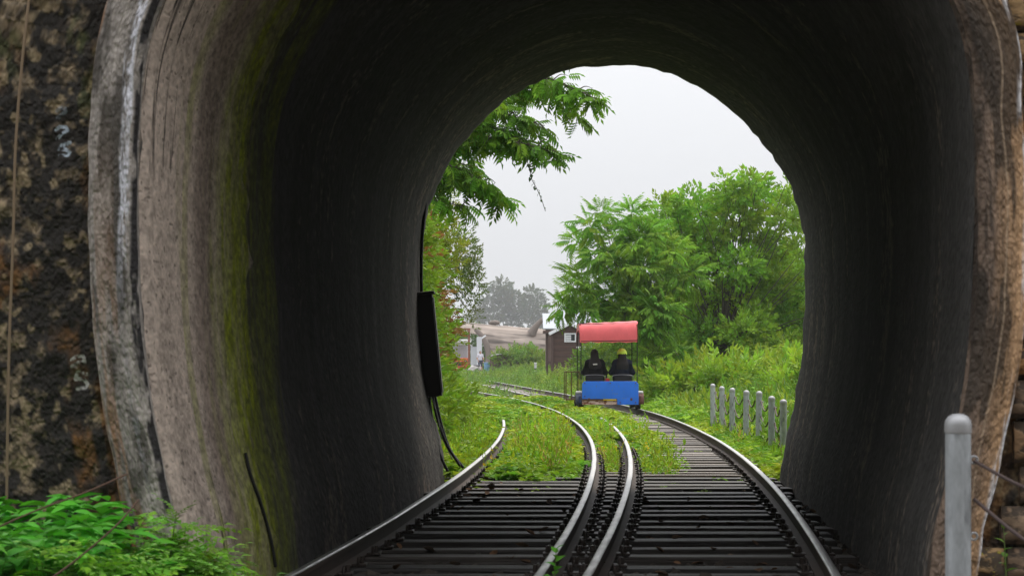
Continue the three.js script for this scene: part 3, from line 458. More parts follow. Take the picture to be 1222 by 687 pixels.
// ---------------------------------------------------------------- ground vegetation
const inst = (name, tpl, list, kind = 'stuff') => {   // list of [Matrix4, r, g, b]
  const im = new THREE.InstancedMesh(tplGeo(tpl), leafM, list.length); im.name = numbered(name); im.userData = { kind }; const C = new THREE.Color();
  list.forEach(([m, r, g, b], i) => { im.setMatrixAt(i, m); im.setColorAt(i, C.setRGB(r, g, b)); }); im.castShadow = im.receiveShadow = true; scene.add(im); return im;
};
const tuft = (n, h, len, wid) => { const parts = []; for (let k = 0; k < n; k++) { const a = rnd() * 6.28, r = Math.sqrt(rnd()) * h * 0.8; parts.push([leaf2(len * rr(0.7, 1.25), wid * rr(0.7, 1.2), 0.25, 0.25), xf(Math.cos(a) * r, h * rr(0.1, 1) * (1 - 0.5 * r / h), Math.sin(a) * r, rr(-0.7, 0.35), a + rr(-0.8, 0.8), rr(-0.4, 0.4)), rr(0.75, 1.25)]); } return joinTpl(parts); };
const blades = (n, h, w) => { const parts = []; for (let k = 0; k < n; k++) { const a = rnd() * 6.28, l = h * rr(0.6, 1.15), b = rr(0.1, 0.45); parts.push([{ p: [-w / 2, 0, 0, w / 2, 0, 0, -w / 2.6, l * 0.55, b * l * 0.3, w / 2.6, l * 0.55, b * l * 0.3, 0, l, b * l], i: [0, 1, 2, 1, 3, 2, 2, 3, 4] }, xf(rr(-0.05, 0.05) * h * 4, 0, rr(-0.05, 0.05) * h * 4, 0, a, 0), rr(0.8, 1.2)]); } return joinTpl(parts); };
{
  reseed(41);
  const tA = [tuft(18, 0.12, 0.07, 0.042), tuft(22, 0.15, 0.085, 0.045), tuft(16, 0.11, 0.055, 0.042)], lists = [[], [], [], [], []];
  const rails = (d) => [[c1(d) - GA, 43], [c1(d) + GA, 78], [c2(d) - GA, 35], [c2(d) + GA, 62]];
  const put = (x, d, hgt, k, col, s) => lists[k].push([xf(x, groundY(x, d) - 0.01, -d, rr(-0.15, 0.15), rnd() * 6.28, 0, s * hgt), ...hue(col, 0.3)]);
  const gA = [0.215, 0.39, 0.022], gB = [0.29, 0.41, 0.022], gC = [0.145, 0.33, 0.022];
  for (let n = 0; n < 110000; n++) {
    const d = 23.8 + 46 * Math.pow(rnd(), 1.15), x = rr(c1(d) - 2.9, c2(d) + 2.6), a = x - c1(d), b = x - c2(d); if (SLOPE(x, d) > 0.5) continue;
    let dens, h = 1; const pat = fbm(x * 1.5, d * 0.5, 3), pat2 = fbm(x * 2.2 + 8, d * 0.9, 3);
    if (a < -GA) { dens = sst(24.2, 25.2, d); h = 1.4 + 1.5 * pat; }                                                    // bank on the left
    else if (a < GA) { dens = sst(24.1, 25.9, d + 1.8 * (fbm(x * 3, d * 2, 2) - 0.5)) * clamp(1.55 - 0.9 * sst(-0.1, 0.75, a) * sst(0.42, 0.55, pat) * (d < 46 ? 1 : 0.6)); h = 1.15 + 1.0 * pat2 - 0.3 * sst(0.2, 0.7, a); if (d < 30 && a > 0.1) dens *= 0.55; }
    else if (b < -GA) { dens = sst(25.3, 27.5, d); h = 1.1 + 1.2 * pat2; }                               // between the tracks
    else if (b < GA) { const strip = sst(0.2, -0.45, b + 0.5 * (pat2 - 0.5)); dens = clamp(strip * 1.2 * sst(0.3, 0.5, pat2) + sst(0.6, 0.7, pat) * 0.45 + sst(46, 54, d) * 0.35) * sst(25.2, 27, d); h = 0.8 + 1.3 * strip * pat; }
    else { dens = sst(24.2, 25.4, d) * clamp(sst(GA + 0.18, GA + 0.7, b) + 0.25); h = 0.9 + 1.6 * sst(GA, GA + 1.2, b); }
    const bare = sst(0.40, 0.30, fbm(x * 2.6 + 31, d * 1.1, 3)); if (rnd() > dens * (1 - 0.85 * bare)) continue;
    const near = rails(d).reduce((m, [r, e]) => d < e ? Math.min(m, Math.abs(x - r)) : m, 9); if (near < 0.06) continue; if (near < 0.3) h = Math.min(h, d > 38 ? 0.6 : near < 0.18 ? 0.8 : 1.1);
    const c = pat > 0.56 ? gB : pat2 > 0.6 ? gC : gA; put(x, d, h, n % 3, c, rr(0.75, 1.2) * (d > 45 ? 1.25 : 1));
  }
  for (let n = 0; n < 900; n++) { const t = Math.pow(rnd(), 2.2), d = 24.7 - 2.6 * t, x = n % 3 ? xc(24) + rr(-1.9, 1.9) : n % 2 ? xc(24) - rr(1.55, 1.95) : c1(d) + rr(-0.65, 0.2); if (fbm(x * 3 + 2, d * 2, 2) < 0.48 || rails(d).some(([r]) => Math.abs(x - r) < 0.1)) continue; put(x, d, 1, n % 3, gA, rr(0.4, 0.95)); }
  // strip right of the line by the bollards and grassy tongues
  const bl = [blades(14, 0.26, 0.022), blades(16, 0.34, 0.026)];
  for (let n = 0; n < 2600; n++) { const d = rr(25, 62), x = c2(d) + GA + 0.55 + Math.abs(rr(-1, 1) * rnd()) * 3; put(x, d, 1, 3 + n % 2, gA, rr(0.6, 1.15)); }
  for (let n = 0; n < 2600; n++) { const d = rr(25, 60), x = c1(d) - GA - 0.15 - rnd() * 1.1; put(x, d, 1, 3 + n % 2, gB, rr(0.5, 1.0)); }
  const tw = [sprig(11, 0.42, 0.085, 0.04, 1.0), sprig(9, 0.3, 0.07, 0.05, 1.1), sprig(14, 0.55, 0.06, 0.022, 0.8)], tl = [[], [], []];
  for (let n = 0; n < 6200; n++) { const d = 25.2 + 38 * Math.pow(rnd(), 1.2), q = rnd(); let x; if (q < 0.5) x = c1(d) - GA - 0.15 - 1.5 * rnd(); else if (q < 0.68) x = c1(d) + rr(-0.6, 0.45); else if (q < 0.84) x = rr(c1(d) + GA + 0.12, c2(d) - GA - 0.12); else if (q < 0.9) x = c2(d) + rr(-0.6, -0.1); else x = c2(d) + GA + 0.3 + 1.4 * rnd(); if (SLOPE(x, d) > 0.8 || fbm(x * 1.7, d * 0.6 + 9, 3) < 0.46) continue; const nr = rails(d).reduce((m, [r, e]) => d < e ? Math.min(m, Math.abs(x - r)) : m, 9); if (nr < 0.14) continue;
    tl[n % 3].push([dirM(V(x, groundY(x, d) - 0.02, -d), V(rr(-0.35, 0.35), 1, rr(-0.35, 0.35)), rnd() * 6, rr(0.5, 1.15) * (d > 42 ? 0.6 : nr < 0.3 ? 0.7 : 1)), ...hue(rnd() < 0.12 ? [0.36, 0.32, 0.08] : n % 2 ? [0.24, 0.45, 0.025] : [0.33, 0.47, 0.025], 0.35)]); }
  tw.forEach((t, k) => inst('tall_weeds', t, tl[k]));
  tA.forEach((t, k) => inst('weeds', t, lists[k])); bl.forEach((t, k) => inst('grass', t, lists[3 + k]));
  // yellow flowers
  const fl = joinTpl([0, 1, 2, 3, 4].map((k) => [leaf2(0.022, 0.018, 0.1, -0.2), xf(0, 0, 0, -0.35, k * 1.257, 0), 1])), fs = [];
  for (let n = 0; n < 1000; n++) { const d = 26 + 34 * Math.pow(rnd(), 1.3), side = rnd(); const x = side < 0.7 ? rr(c1(d) - 2.0, c1(d) + 0.7) : rr(c1(d) + 0.85, c2(d) - 0.3); if (fbm(x * 1.1 + 3, d * 0.4, 2) < 0.47 || SLOPE(x, d) > 0.6) continue; fs.push([xf(x, groundY(x, d) + rr(0.11, 0.24), -d, rr(-0.4, 0.9), rnd() * 6.28, 0, rr(0.8, 1.7)), 0.72, 0.52, 0.015]); }
  inst('flower_litter', fl, fs);
  // ivy and creepers on the cut slope
  const iv = [tuft(16, 0.16, 0.085, 0.065), sprig(9, 0.3, 0.1, 0.06), tuft(22, 0.14, 0.055, 0.035)], il = [[], [], []];
  for (let n = 0; n < 26000; n++) {
    const d = rr(24.7, 66), xe = c1(d) - GA - 1.2, x = xe + 0.15 - 2.3 * Math.pow(rnd(), 0.8) , y = groundY(x, d); if (y < 0.1) continue;
    const pat = fbm(d * 0.35, y * 0.8, 3), e = 0.05, gx = (groundY(x + e, d) - groundY(x - e, d)) / (2 * e), nrm = V(-gx, 1, 0).normalize(), out = nrm.clone().add(rdir().multiplyScalar(0.6));
    let c = pat > 0.5 ? [0.20, 0.345, 0.022] : [0.135, 0.30, 0.02]; if (fbm(d * 0.5 + 4, y * 1.3 + 1, 3) > 0.6 && y > 1) c = [0.26, 0.15, 0.04];
    const k = n % 3, p = V(x, y, -d).add(nrm.clone().multiplyScalar(rr(0, 0.22 + 0.5 * sst(0.45, 0.7, pat)))); il[k].push([dirM(p, k === 1 ? out : out.clone().cross(rdir()), rr(0, 6.28), rr(0.8, 1.6)), ...hue(c, 0.28)]);
  }
  iv.forEach((t, k) => inst('ivy_undergrowth', t, il[k]));
  // rank growth right of the line and round the curve
  const ug = [sprig(12, 0.75, 0.2, 0.085, 1.0), tuft(26, 0.5, 0.17, 0.085), tuft(20, 0.42, 0.2, 0.06)], ul = [[], [], []];
  for (let n = 0; n < 15000; n++) {
    const d = rr(29, 96), x = c2(d) + 1.75 + 12 * Math.pow(rnd(), 1.6); if (d > 62 && d < 96 && x < c2(d) + 2.2) continue; const off = x - c2(d) - 1.6, pat = fbm(x * 0.5, d * 0.3, 3), H = (0.25 + 1.5 * sst(0.4, 4, off)) * (0.45 + 1.1 * pat), y = groundY(x, d) + H * rnd() * 0.85, k = n % 3;
    const c = pat > 0.5 ? [0.24, 0.36, 0.025] : [0.15, 0.30, 0.025]; ul[k].push([k ? xf(x, y - 0.15, -d, rr(-0.3, 0.3), rnd() * 6.28, 0, rr(0.6, 1.15)) : dirM(V(x, y - 0.3, -d), V(rr(-0.6, 0.6), 1, rr(-0.6, 0.6)), rnd() * 6, rr(0.7, 1.1)), ...hue(c, 0.28)]);
  }
  for (let n = 0; n < 9500; n++) {                     // inside of the bend, up to the shed and the fence
    const d = rr(70, 142), x = rr(-9, 5 + (d - 70) * 0.06); const b = x - c2(d), a = x - c1(d); if ((b > -1.35 && b < 1.3 && d < 116) || (a > -1.2 && a < 1.2)) { if (rnd() > 0.04) continue; }
    const pat = fbm(x * 0.4 + 7, d * 0.22, 3), H = b > 0 ? 0.2 + (d > 108 ? 0.4 : 0.8) * sst(1.2, 3.5, b) * (0.5 + pat) : 0.25, y = groundY(x, d) + H * rnd(), k = n % 3, c = pat > 0.5 ? [0.21, 0.33, 0.03] : [0.14, 0.27, 0.03];
    ul[k].push([k ? xf(x, y - 0.15, -d, rr(-0.3, 0.3), rnd() * 6.28, 0, rr(0.5, 1.0)) : dirM(V(x, y - 0.3, -d), V(rr(-0.6, 0.6), 1, rr(-0.6, 0.6)), rnd() * 6, rr(0.5, 0.95)), ...hue(c, 0.28)]);
  }
  ug.forEach((t, k) => inst('undergrowth', t, ul[k]));
  // meadow far off so that the sheet of ground is never bare
  const ml = []; for (let n = 0; n < 5000; n++) { const d = rr(95, 330), x = rr(-60, 70); if (d < 175 && x < 6 && x > -14) continue; ml.push([xf(x, groundY(x, d) - 0.2, -d, rr(-0.3, 0.3), rnd() * 6.28, 0, rr(1.5, 3.2)), ...hue([0.12, 0.22, 0.03], 0.3)]); }
  inst('undergrowth', ug[1], ml);
}
{ // unseen leaf masses added behind and beside the camera to darken the tunnel
  reseed(207);
  const ft = [tuft(30, 1.0, 0.55, 0.3), tuft(26, 0.9, 0.6, 0.28)], fl = [[], []];
  for (let n = 0; n < 9000; n++) { const back = n % 5 < 3; let x, d, top; if (back) { x = rr(-26, 26); d = -9 - 7 * rnd(); top = 15; } else { const sd = n % 2 ? 1 : -1; d = rr(-14, -2); x = sd * (13 + 8 * rnd()); top = 9; } const y = top * Math.pow(rnd(), 0.85) * (0.75 + 0.5 * fbm(x * 0.3, d * 0.3, 2)); fl[n % 2].push([xf(x, y - 0.4, -d, rr(-0.8, 0.8), rnd() * 6.28, rr(-0.6, 0.6), rr(0.8, 1.5)), ...hue([0.07, 0.15, 0.02], 0.3)]); }
  ft.forEach((t, k) => inst('unseen_leaf_screen', t, fl[k]));
}
{ // bush below the log, climbing shrub on top of the slope, plants by the mouth
  reseed(61);
  const bushT = [0, 1].map(() => sprig(9, 0.4, 0.19, 0.1, 1.0)), fineT = [0, 1].map(() => sprig(9, 0.26, 0.085, 0.045, 1.0));
  const bush = (name, label, base, clumps, tpls, per, col) => { const t = thing(name, label, 'bush', [base.x, base.y, base.z]), f = new Foliage(), st = []; for (const [x, y, z, r] of clumps) { const c = V(x, y, z).sub(base); st.push(taper([V(rr(-0.1, 0.1), -0.1, rr(-0.1, 0.1)), c.clone().multiplyScalar(0.5).add(V(0, 0.1, 0)), c], [0.025, 0.015, 0.006], 4)); const n = Math.round(per * r * r / 0.2), cc = hue(col, 0.15); for (let k = 0; k < n; k++) { const dr = rdir(), q = Math.pow(rnd(), 0.45); f.add(tpls[k % tpls.length], dirM(c.clone().add(dr.clone().multiplyScalar(r * q)), dr.add(V(0, 0.4, 0)), rr(-1, 1), rr(0.75, 1.2)), ...hue(cc, 0.25)); } } part(t, 'stem', merge(st), barkM); part(t, 'leaves', f.geo(), leafM); return t; };
  bush('leafy_bush', 'round light green bush between the shed and the log gateway', V(0.8, 0.5, -145), clumpCloud(26, 0.9, 1.5, -145, 2.1, 0.75, 1.0, 0.35, 0.5), bushT, 26, [0.15, 0.28, 0.03]);
  bush('slope_shrub', 'loose reddish-tipped shrub jutting out from the top of the ivy slope', V(-2.6, 4.2, -57), [[559, 300, .34], [563, 320, .34], [560, 340, .36], [566, 330, .26], [553, 318, .4], [556, 355, .36], [550, 285, .4], [546, 300, .5], [545, 330, .5], [561, 372, .28], [556, 388, .26]].map(([x, y, r]) => { const p = W(x, y, 57); return [p.x, p.y, p.z + rr(-0.5, 0.5), r]; }), fineT, 60, [0.115, 0.17, 0.03]);
  bush('slope_shrub', 'yellow-green feathery shrub on the ivy slope below the drooping branches', V(-3.0, 4.2, -47), [[520, 250, .4], [530, 262, .35], [525, 285, .5], [536, 300, .4], [518, 270, .5], [530, 320, .5], [540, 322, .3], [516, 310, .5], [524, 235, .3]].map(([x, y, r]) => { const p = W(x, y, 47); return [p.x, p.y, p.z + rr(-0.5, 0.5), r]; }), fineT, 48, [0.25, 0.32, 0.02]);
  bush('leafy_bush', 'bright green bush just beside the rail bike, under the feathery tree', V(5.2, 0.1, -58), clumpCloud(20, 5.3, 0.8, -58, 1.3, 0.55, 1.0, 0.3, 0.45), bushT.slice(0, 2), 18, [0.26, 0.42, 0.03]);
  bush('leafy_bush', 'wide green bush behind the middle bollards under the tall crown', V(7.0, 0.2, -57), clumpCloud(24, 7.0, 0.85, -57, 1.8, 0.55, 1.0, 0.3, 0.45), bushT, 18, [0.25, 0.42, 0.03]);
  bush('leafy_bush', 'bush by the dark tunnel edge behind the last bollards', V(7.4, 0.2, -50), clumpCloud(20, 7.4, 0.75, -50, 1.2, 0.5, 1.0, 0.28, 0.4), bushT, 18, [0.25, 0.42, 0.03]);
  bush('leafy_bush', 'dark bush seen under the red canopy beyond the riders', V(5.0, 0.1, -88), clumpCloud(34, 5.2, 1.7, -88, 2.2, 1.5, 1.2, 0.5, 0.7), bushT, 30, [0.11, 0.25, 0.025]);
  bush('leafy_bush', 'hazy bush seen through the opening of the log gateway', V(-4.0, 0.4, -192), clumpCloud(30, -4.0, 2.4, -192, 3.0, 1.9, 1.5, 0.6, 0.9), bushT, 16, [0.10, 0.19, 0.04]);
  // big leaves at the foot of the portal
  const f = new Foliage(), big = [leafO(0.125, 0.075, 0.35, 0.3), leafO(0.10, 0.062, 0.3, 0.4), leafO(0.15, 0.085, 0.3, 0.25)];
  const feather = joinTpl([...[0, 1, 2, 3, 4].flatMap((k) => [-1, 1].map((s) => [leaf(0.062 - 0.006 * k, 0.024, 0.2, 0.15), xf(0, -0.006 * k * k * 0.3, 0.025 + k * 0.027, 0.1, s * 0.8, s * 0.2), rr(0.9, 1.1)])), [leaf(0.06, 0.026, 0.2, 0.2), xf(0, -0.02, 0.155, 0.2, 0, 0), 1]]);
  for (let n = 0; n < 520; n++) {
    const low = n >= 430, d = low ? rr(10.4, 11.1) : rr(9.4, 10.98), x = low ? rr(-1.9, -1.5) : n % 4 ? rr(-3.3, -1.72) : rr(-2.0, -1.55), g0 = groundY(x, d), tall = (0.14 + 0.3 * fbm(x * 3, d * 2, 2)) * sst(-1.35, -2.0, x) + (low ? 0.12 + 0.2 * rnd() : 0.09), lean = V(rr(-0.1, 0.14), 0, rr(-0.1, 0.1)), stem = [];
    const nl = 4 + Math.floor(rnd() * 4), fth = low || fbm(x * 2.2, d * 1.5 + 3, 2) > 0.52, cc = hue(fth ? [0.2, 0.5, 0.025] : [0.1, 0.44, 0.025], 0.3);
    for (let k = 0; k < nl; k++) { const t = (k + 1) / nl, a = k * 2.4 + rnd(), p = V(x, g0 + tall * t, -d).addScaledVector(lean, t); f.add(fth ? feather : big[k % 3], dirM(p, V(Math.cos(a), rr(-0.15, 0.65), Math.sin(a)), rr(-0.3, 0.3), rr(0.8, 1.3) * (fth ? 1.15 : 1.0)), ...hue(cc, 0.2)); }
    f.add({ p: [-0.003, 0, 0, 0.003, 0, 0, lean.x, tall, lean.z], i: [0, 1, 2] }, new THREE.Matrix4().makeTranslation(x, g0, -d), 0.12, 0.16, 0.03);
  }
  const w = setting('broad_leaf_weeds', f.geo(), leafM, 'stuff');
  const plant = (name, label, base, h, n, tpl, col, s0 = 1, lean = [0, 0]) => { const t = thing(name, label, 'plant', [base.x, base.y, base.z]), q = new Foliage(); part(t, 'stem', taper([V(0, -0.03, 0), V(lean[0] * 0.4, h * 0.5, lean[1] * 0.4), V(lean[0], h, lean[1])], [0.006, 0.005, 0.002], 5), mat(0.11, 0.15, 0.04, 0.8)); for (let k = 0; k < n; k++) { const u = (k + 1) / n, a = k * 2.4 + 0.6; q.add(tpl[k % tpl.length], dirM(V(lean[0] * u, h * u, lean[1] * u), V(Math.cos(a), 0.25 + 0.8 * u, Math.sin(a)), rr(-0.3, 0.3), s0 * (1.1 - 0.45 * u)), ...hue(col, 0.15)); } part(t, 'leaves', q.geo(), leafM); return t; };
  const pP = (px, py, d) => W(px, py, d);
  plant('leafy_weed', 'upright feathery weed at the foot of the stained portal ring', V(-1.86, 0.12, -10.8), 0.52, 15, [feather], [0.14, 0.29, 0.022], 1.25, [0.06, 0.02]);
  plant('leafy_weed', 'low yellow-tipped weed leaning over the rail bed beside the tunnel wall', V(-1.66, 0.02, -10.7), 0.40, 14, [feather], [0.19, 0.28, 0.022], 1.1, [0.1, 0.05]);
  plant('leafy_weed', 'small green sprout at the wall base below the black conduit', V(-1.42, -0.02, -11.3), 0.2, 9, [big[1]], [0.085, 0.23, 0.02], 0.6);
  plant('track_weed', 'small leafy weed growing between the two middle rails', V(pP(660, 687, 12).x, -0.04, -12), 0.36, 14, [big[0], big[1]], [0.12, 0.42, 0.025], 0.85, [0.02, 0]);
  plant('wall_sprout', 'thin sprout in front of the tan stone blocks below the chain', V(pP(1203, 687, 10.6).x, 0.1, -10.6), 0.46, 12, [big[1], big[0]], [0.115, 0.27, 0.02], 0.62, [-0.02, 0]);
  plant('hanging_leaf_spray', 'lone green leaves poking in at the picture edge against the dark wall', V(pP(-14, 520, 9.8).x, groundY(-2.6, 9.8), -9.8), 0.75, 12, [big[0], big[2]], [0.06, 0.24, 0.02], 0.8);
  // dry stems crossing the weeds
  const dry = mat(0.10, 0.055, 0.035, 0.9);
  single('dry_stem', tube([pP(-10, 632, 9.2), pP(45, 608, 9.3), pP(100, 588, 9.4), pP(150, 566, 9.6)], 0.0045, 12, 5), dry, 'thin brown dry stem rising over the broad leaves to the portal wall', 'stem');
  single('dry_stem', tube([pP(60, 690, 9.1), pP(95, 664, 9.2), pP(140, 625, 9.3), pP(165, 596, 9.5)], 0.0045, 12, 5), dry, 'lower dry brown stem slanting through the weeds by the portal ring', 'stem');
}

// ---------------------------------------------------------------- bollards and chains
{
  reseed(8);
  const galv = (() => { const t = tex(256, 256, (u, v, o) => { const f = fbm(u * 12, v * 24, 4), s = vn(u * 60, v * 90), d = sst(0.6, 0.75, fbm(u * 5, v * 9 + 4, 3)), k = 0.72 + 0.4 * (f - 0.5) + 0.1 * (s - 0.5) - 0.22 * d; o[0] = 0.56 * k; o[1] = 0.59 * k; o[2] = 0.62 * k; }); return new THREE.MeshStandardMaterial({ map: t, roughness: 0.5, metalness: 0.12 }); })();
  const capM = mat(0.40, 0.40, 0.41, 0.5, { metalness: 0.3 }), chM = mat(0.075, 0.05, 0.045, 0.7, { metalness: 0.3 }), R = 0.05;
  const bollard = (x, y0, z, top, label, group) => {
    const b = thing('bollard', label, 'bollard', [x, y0, z], rnd() * 6, group), h = top - y0; if (z < -20) { b.rotation.x = rr(-0.03, 0.03); b.rotation.z = rr(-0.03, 0.03); }
    part(b, 'post', new THREE.CylinderGeometry(R, R, h - 0.03 + 0.2, 24).translate(0, (h - 0.03 - 0.2) / 2, 0), galv);
    part(b, 'cap', new THREE.LatheGeometry([[0, 0.052], [0.02, 0.05], [0.038, 0.041], [0.049, 0.026], [0.053, 0.008], [0.053, -0.022], [0.05, -0.026]].map(([a, c]) => new THREE.Vector2(a, c)), 24).translate(0, h - 0.03, 0), capM);
    for (const e of [0.16, 0.46]) { const ey = part(b, 'eye_bolt', new THREE.TorusGeometry(0.014, 0.005, 5, 10), capM, [0, h - e, 0]); ey.rotation.y = -b.rotation.y; ey.position.set(Math.cos(b.rotation.y) * 0.062, h - e, Math.sin(b.rotation.y) * 0.062); }
    return b;
  };
  const chain = (a, b, sag, label, group, r = 0.009) => single('chain', tube([a, a.clone().lerp(b, 0.25).add(V(0, -sag * 0.75, 0)), a.clone().lerp(b, 0.5).add(V(0, -sag, 0)), a.clone().lerp(b, 0.75).add(V(0, -sag * 0.75, 0)), b], r, 16, 6), chM, label, 'chain', group);
  const spots = [[851, 459, 40.5], [862, 462, 38.8], [874, 464, 36.6], [890, 467, 34.4], [905, 468, 32.9], [921, 474, 30.4], [935, 478, 29.0]], ord = ['first bollard of the far row, next to the bike', 'second bollard of the far row counted from the bike', 'third bollard of the far row counted from the bike', 'middle bollard of the seven in the far row', 'fifth bollard of the far row counted from the bike', 'sixth bollard of the far row, next to last before the tunnel edge', 'last bollard of the far row, half against the dark tunnel edge'];
  const tops = spots.map(([px, py, d], i) => { const p = W(px, py, d); bollard(p.x, groundY(p.x, d), p.z, p.y, 'grey steel post, ' + ord[i], 'far row of bollards'); return p; });
  for (let i = 0; i + 1 < tops.length; i++) ['top', 'middle', 'bottom'].forEach((nm, k) => { const y = -(0.14 + 0.24 * k), a = tops[i].clone().add(V(R, y, 0)), b = tops[i + 1].clone().add(V(-R, y, 0)); chain(a, b, 0.11, nm + ' chain of the far bollard row, ' + ['in the gap next to the bike', 'in the second gap from the bike', 'in the third gap from the bike', 'in the fourth gap from the bike', 'in the fifth gap from the bike', 'in the last gap by the tunnel edge'][i], nm + ' chains of the far row', 0.012); });
  const p = W(1144, 500, 7.9); bollard(p.x, groundY(p.x, 7.9), p.z, p.y, 'thick grey steel bollard with domed cap in front of the tunnel mouth', 'near bollards');
  const p2 = V(2.32, p.y - 0.02, -6.6); bollard(p2.x, groundY(p2.x, 6.6), p2.z, p2.y, 'next grey bollard holding the near chains, beyond the picture edge', 'near bollards');
  chain(p.clone().add(V(R + 0.012, -0.165, 0.01)), p2.clone().add(V(-R, -0.17, 0)), 0.10, 'upper thin brown chain hooked to the near bollard', null, 0.0075);
  chain(p.clone().add(V(R + 0.012, -0.315, 0.01)), p2.clone().add(V(-R, -0.45, 0)), 0.12, 'lower thin brown chain hooked to the near bollard', null, 0.0075);
}

// ---------------------------------------------------------------- fittings on the tunnel
{
  const blk = mat(0.012, 0.012, 0.013, 0.6), grey = mat(0.12, 0.115, 0.105, 0.7, { metalness: 0.2 });
  // tall equipment box at the far end of the left wall
  const d = 24.15, top = W(506, 352, d), bot = W(518, 473, d), b = thing('equipment_box', 'tall narrow black metal box leaning on the wall at the far tunnel mouth', 'equipment box', [bot.x, bot.y, bot.z]);
  const len = top.distanceTo(bot), ang = Math.atan2(-(top.x - bot.x), top.y - bot.y), body = new THREE.Group();
  part(b, 'cabinet', rbox(0.2, len, 0.3, 0.012, 2).translate(0, len / 2, 0), blk, null, [0, 0, ang]);
  part(b, 'door', rbox(0.012, len - 0.08, 0.25, 0.004).translate(0.107, len / 2, 0), grey, null, [0, 0, ang]);  // right face in lighter grey: light from outside put into its colour
  part(b, 'lid', rbox(0.25, 0.035, 0.36, 0.01).translate(0.005, len + 0.018, 0), blk, null, [0, 0, ang]);
  part(b, 'bracket', rbox(0.12, 0.05, 0.05, 0.006).translate(-0.14, len * 0.8, 0), blk, null, [0, 0, ang]);
  part(b, 'bracket', rbox(0.12, 0.05, 0.05, 0.006).translate(-0.14, len * 0.25, 0), blk, null, [0, 0, ang]);
  const q = (x, y, dd = d) => W(x, y, dd);
  single('conduit', tube([q(503, 356), q(502.5, 320), q(503.5, 285), q(508, 240)], 0.02, 14, 8), blk, 'black upright conduit above the equipment box at the arch edge', 'conduit');
  [[[512, 470], [516, 505], [524, 540], [534, 562]], [[516, 472], [522, 500], [534, 532], [549, 556]], [[519, 472], [527, 508], [538, 538], [553, 558]]].forEach((s, i) => single('cable', tube(s.map(([x, y], k) => q(x, y, d + 0.08 * i - 0.05 * k)), 0.017, 16, 7), blk, ['thick black cable nearest the wall running down from the equipment box', 'middle black cable curving down from the equipment box to the rail', 'outermost black cable curving down from the equipment box over the grass'][i], 'cable', 'cables below the equipment box'));
  single('cable', tube([q(514, 472), q(521, 492), q(527, 520), q(540, 548)], 0.007, 14, 6), mat(0.35, 0.36, 0.38, 0.5), 'thin pale wire among the black cables below the box', 'cable', 'cables below the equipment box');
  // thin conduit low on the lining near the mouth
  const onWall = (px, py, dd) => { const w = W(px, py, dd); let best = null, bd = 9; for (let k = 0; k <= 300; k++) { const p = prof(k / 600); const r = Math.abs(p.y - w.y); if (r < bd && p.x < 0 && p.y < 3) { bd = r; best = p; } } return V(xc(dd) + best.x - best.nx * 0.04, w.y, -dd); };
  single('conduit', tube([onWall(285, 540, 13.05), onWall(287, 562, 13.06), onWall(297, 605, 13.15), onWall(308, 645, 13.25), onWall(316, 676, 13.3)], 0.011, 18, 7), blk, 'thin bent black conduit low on the mossy tunnel lining', 'conduit');
  // pale cable down the portal wall
  single('wall_cable', tube([W(36, -20, 11.12), W(27, 60, 11.1), W(18, 170, 11.1), W(15, 280, 11.1), W(10, 420, 11.1), W(7, 600, 11.1)], 0.008, 30, 7), mat(0.22, 0.155, 0.095, 0.9), 'weathered tan cable running down the mouldy portal wall', 'cable');
}

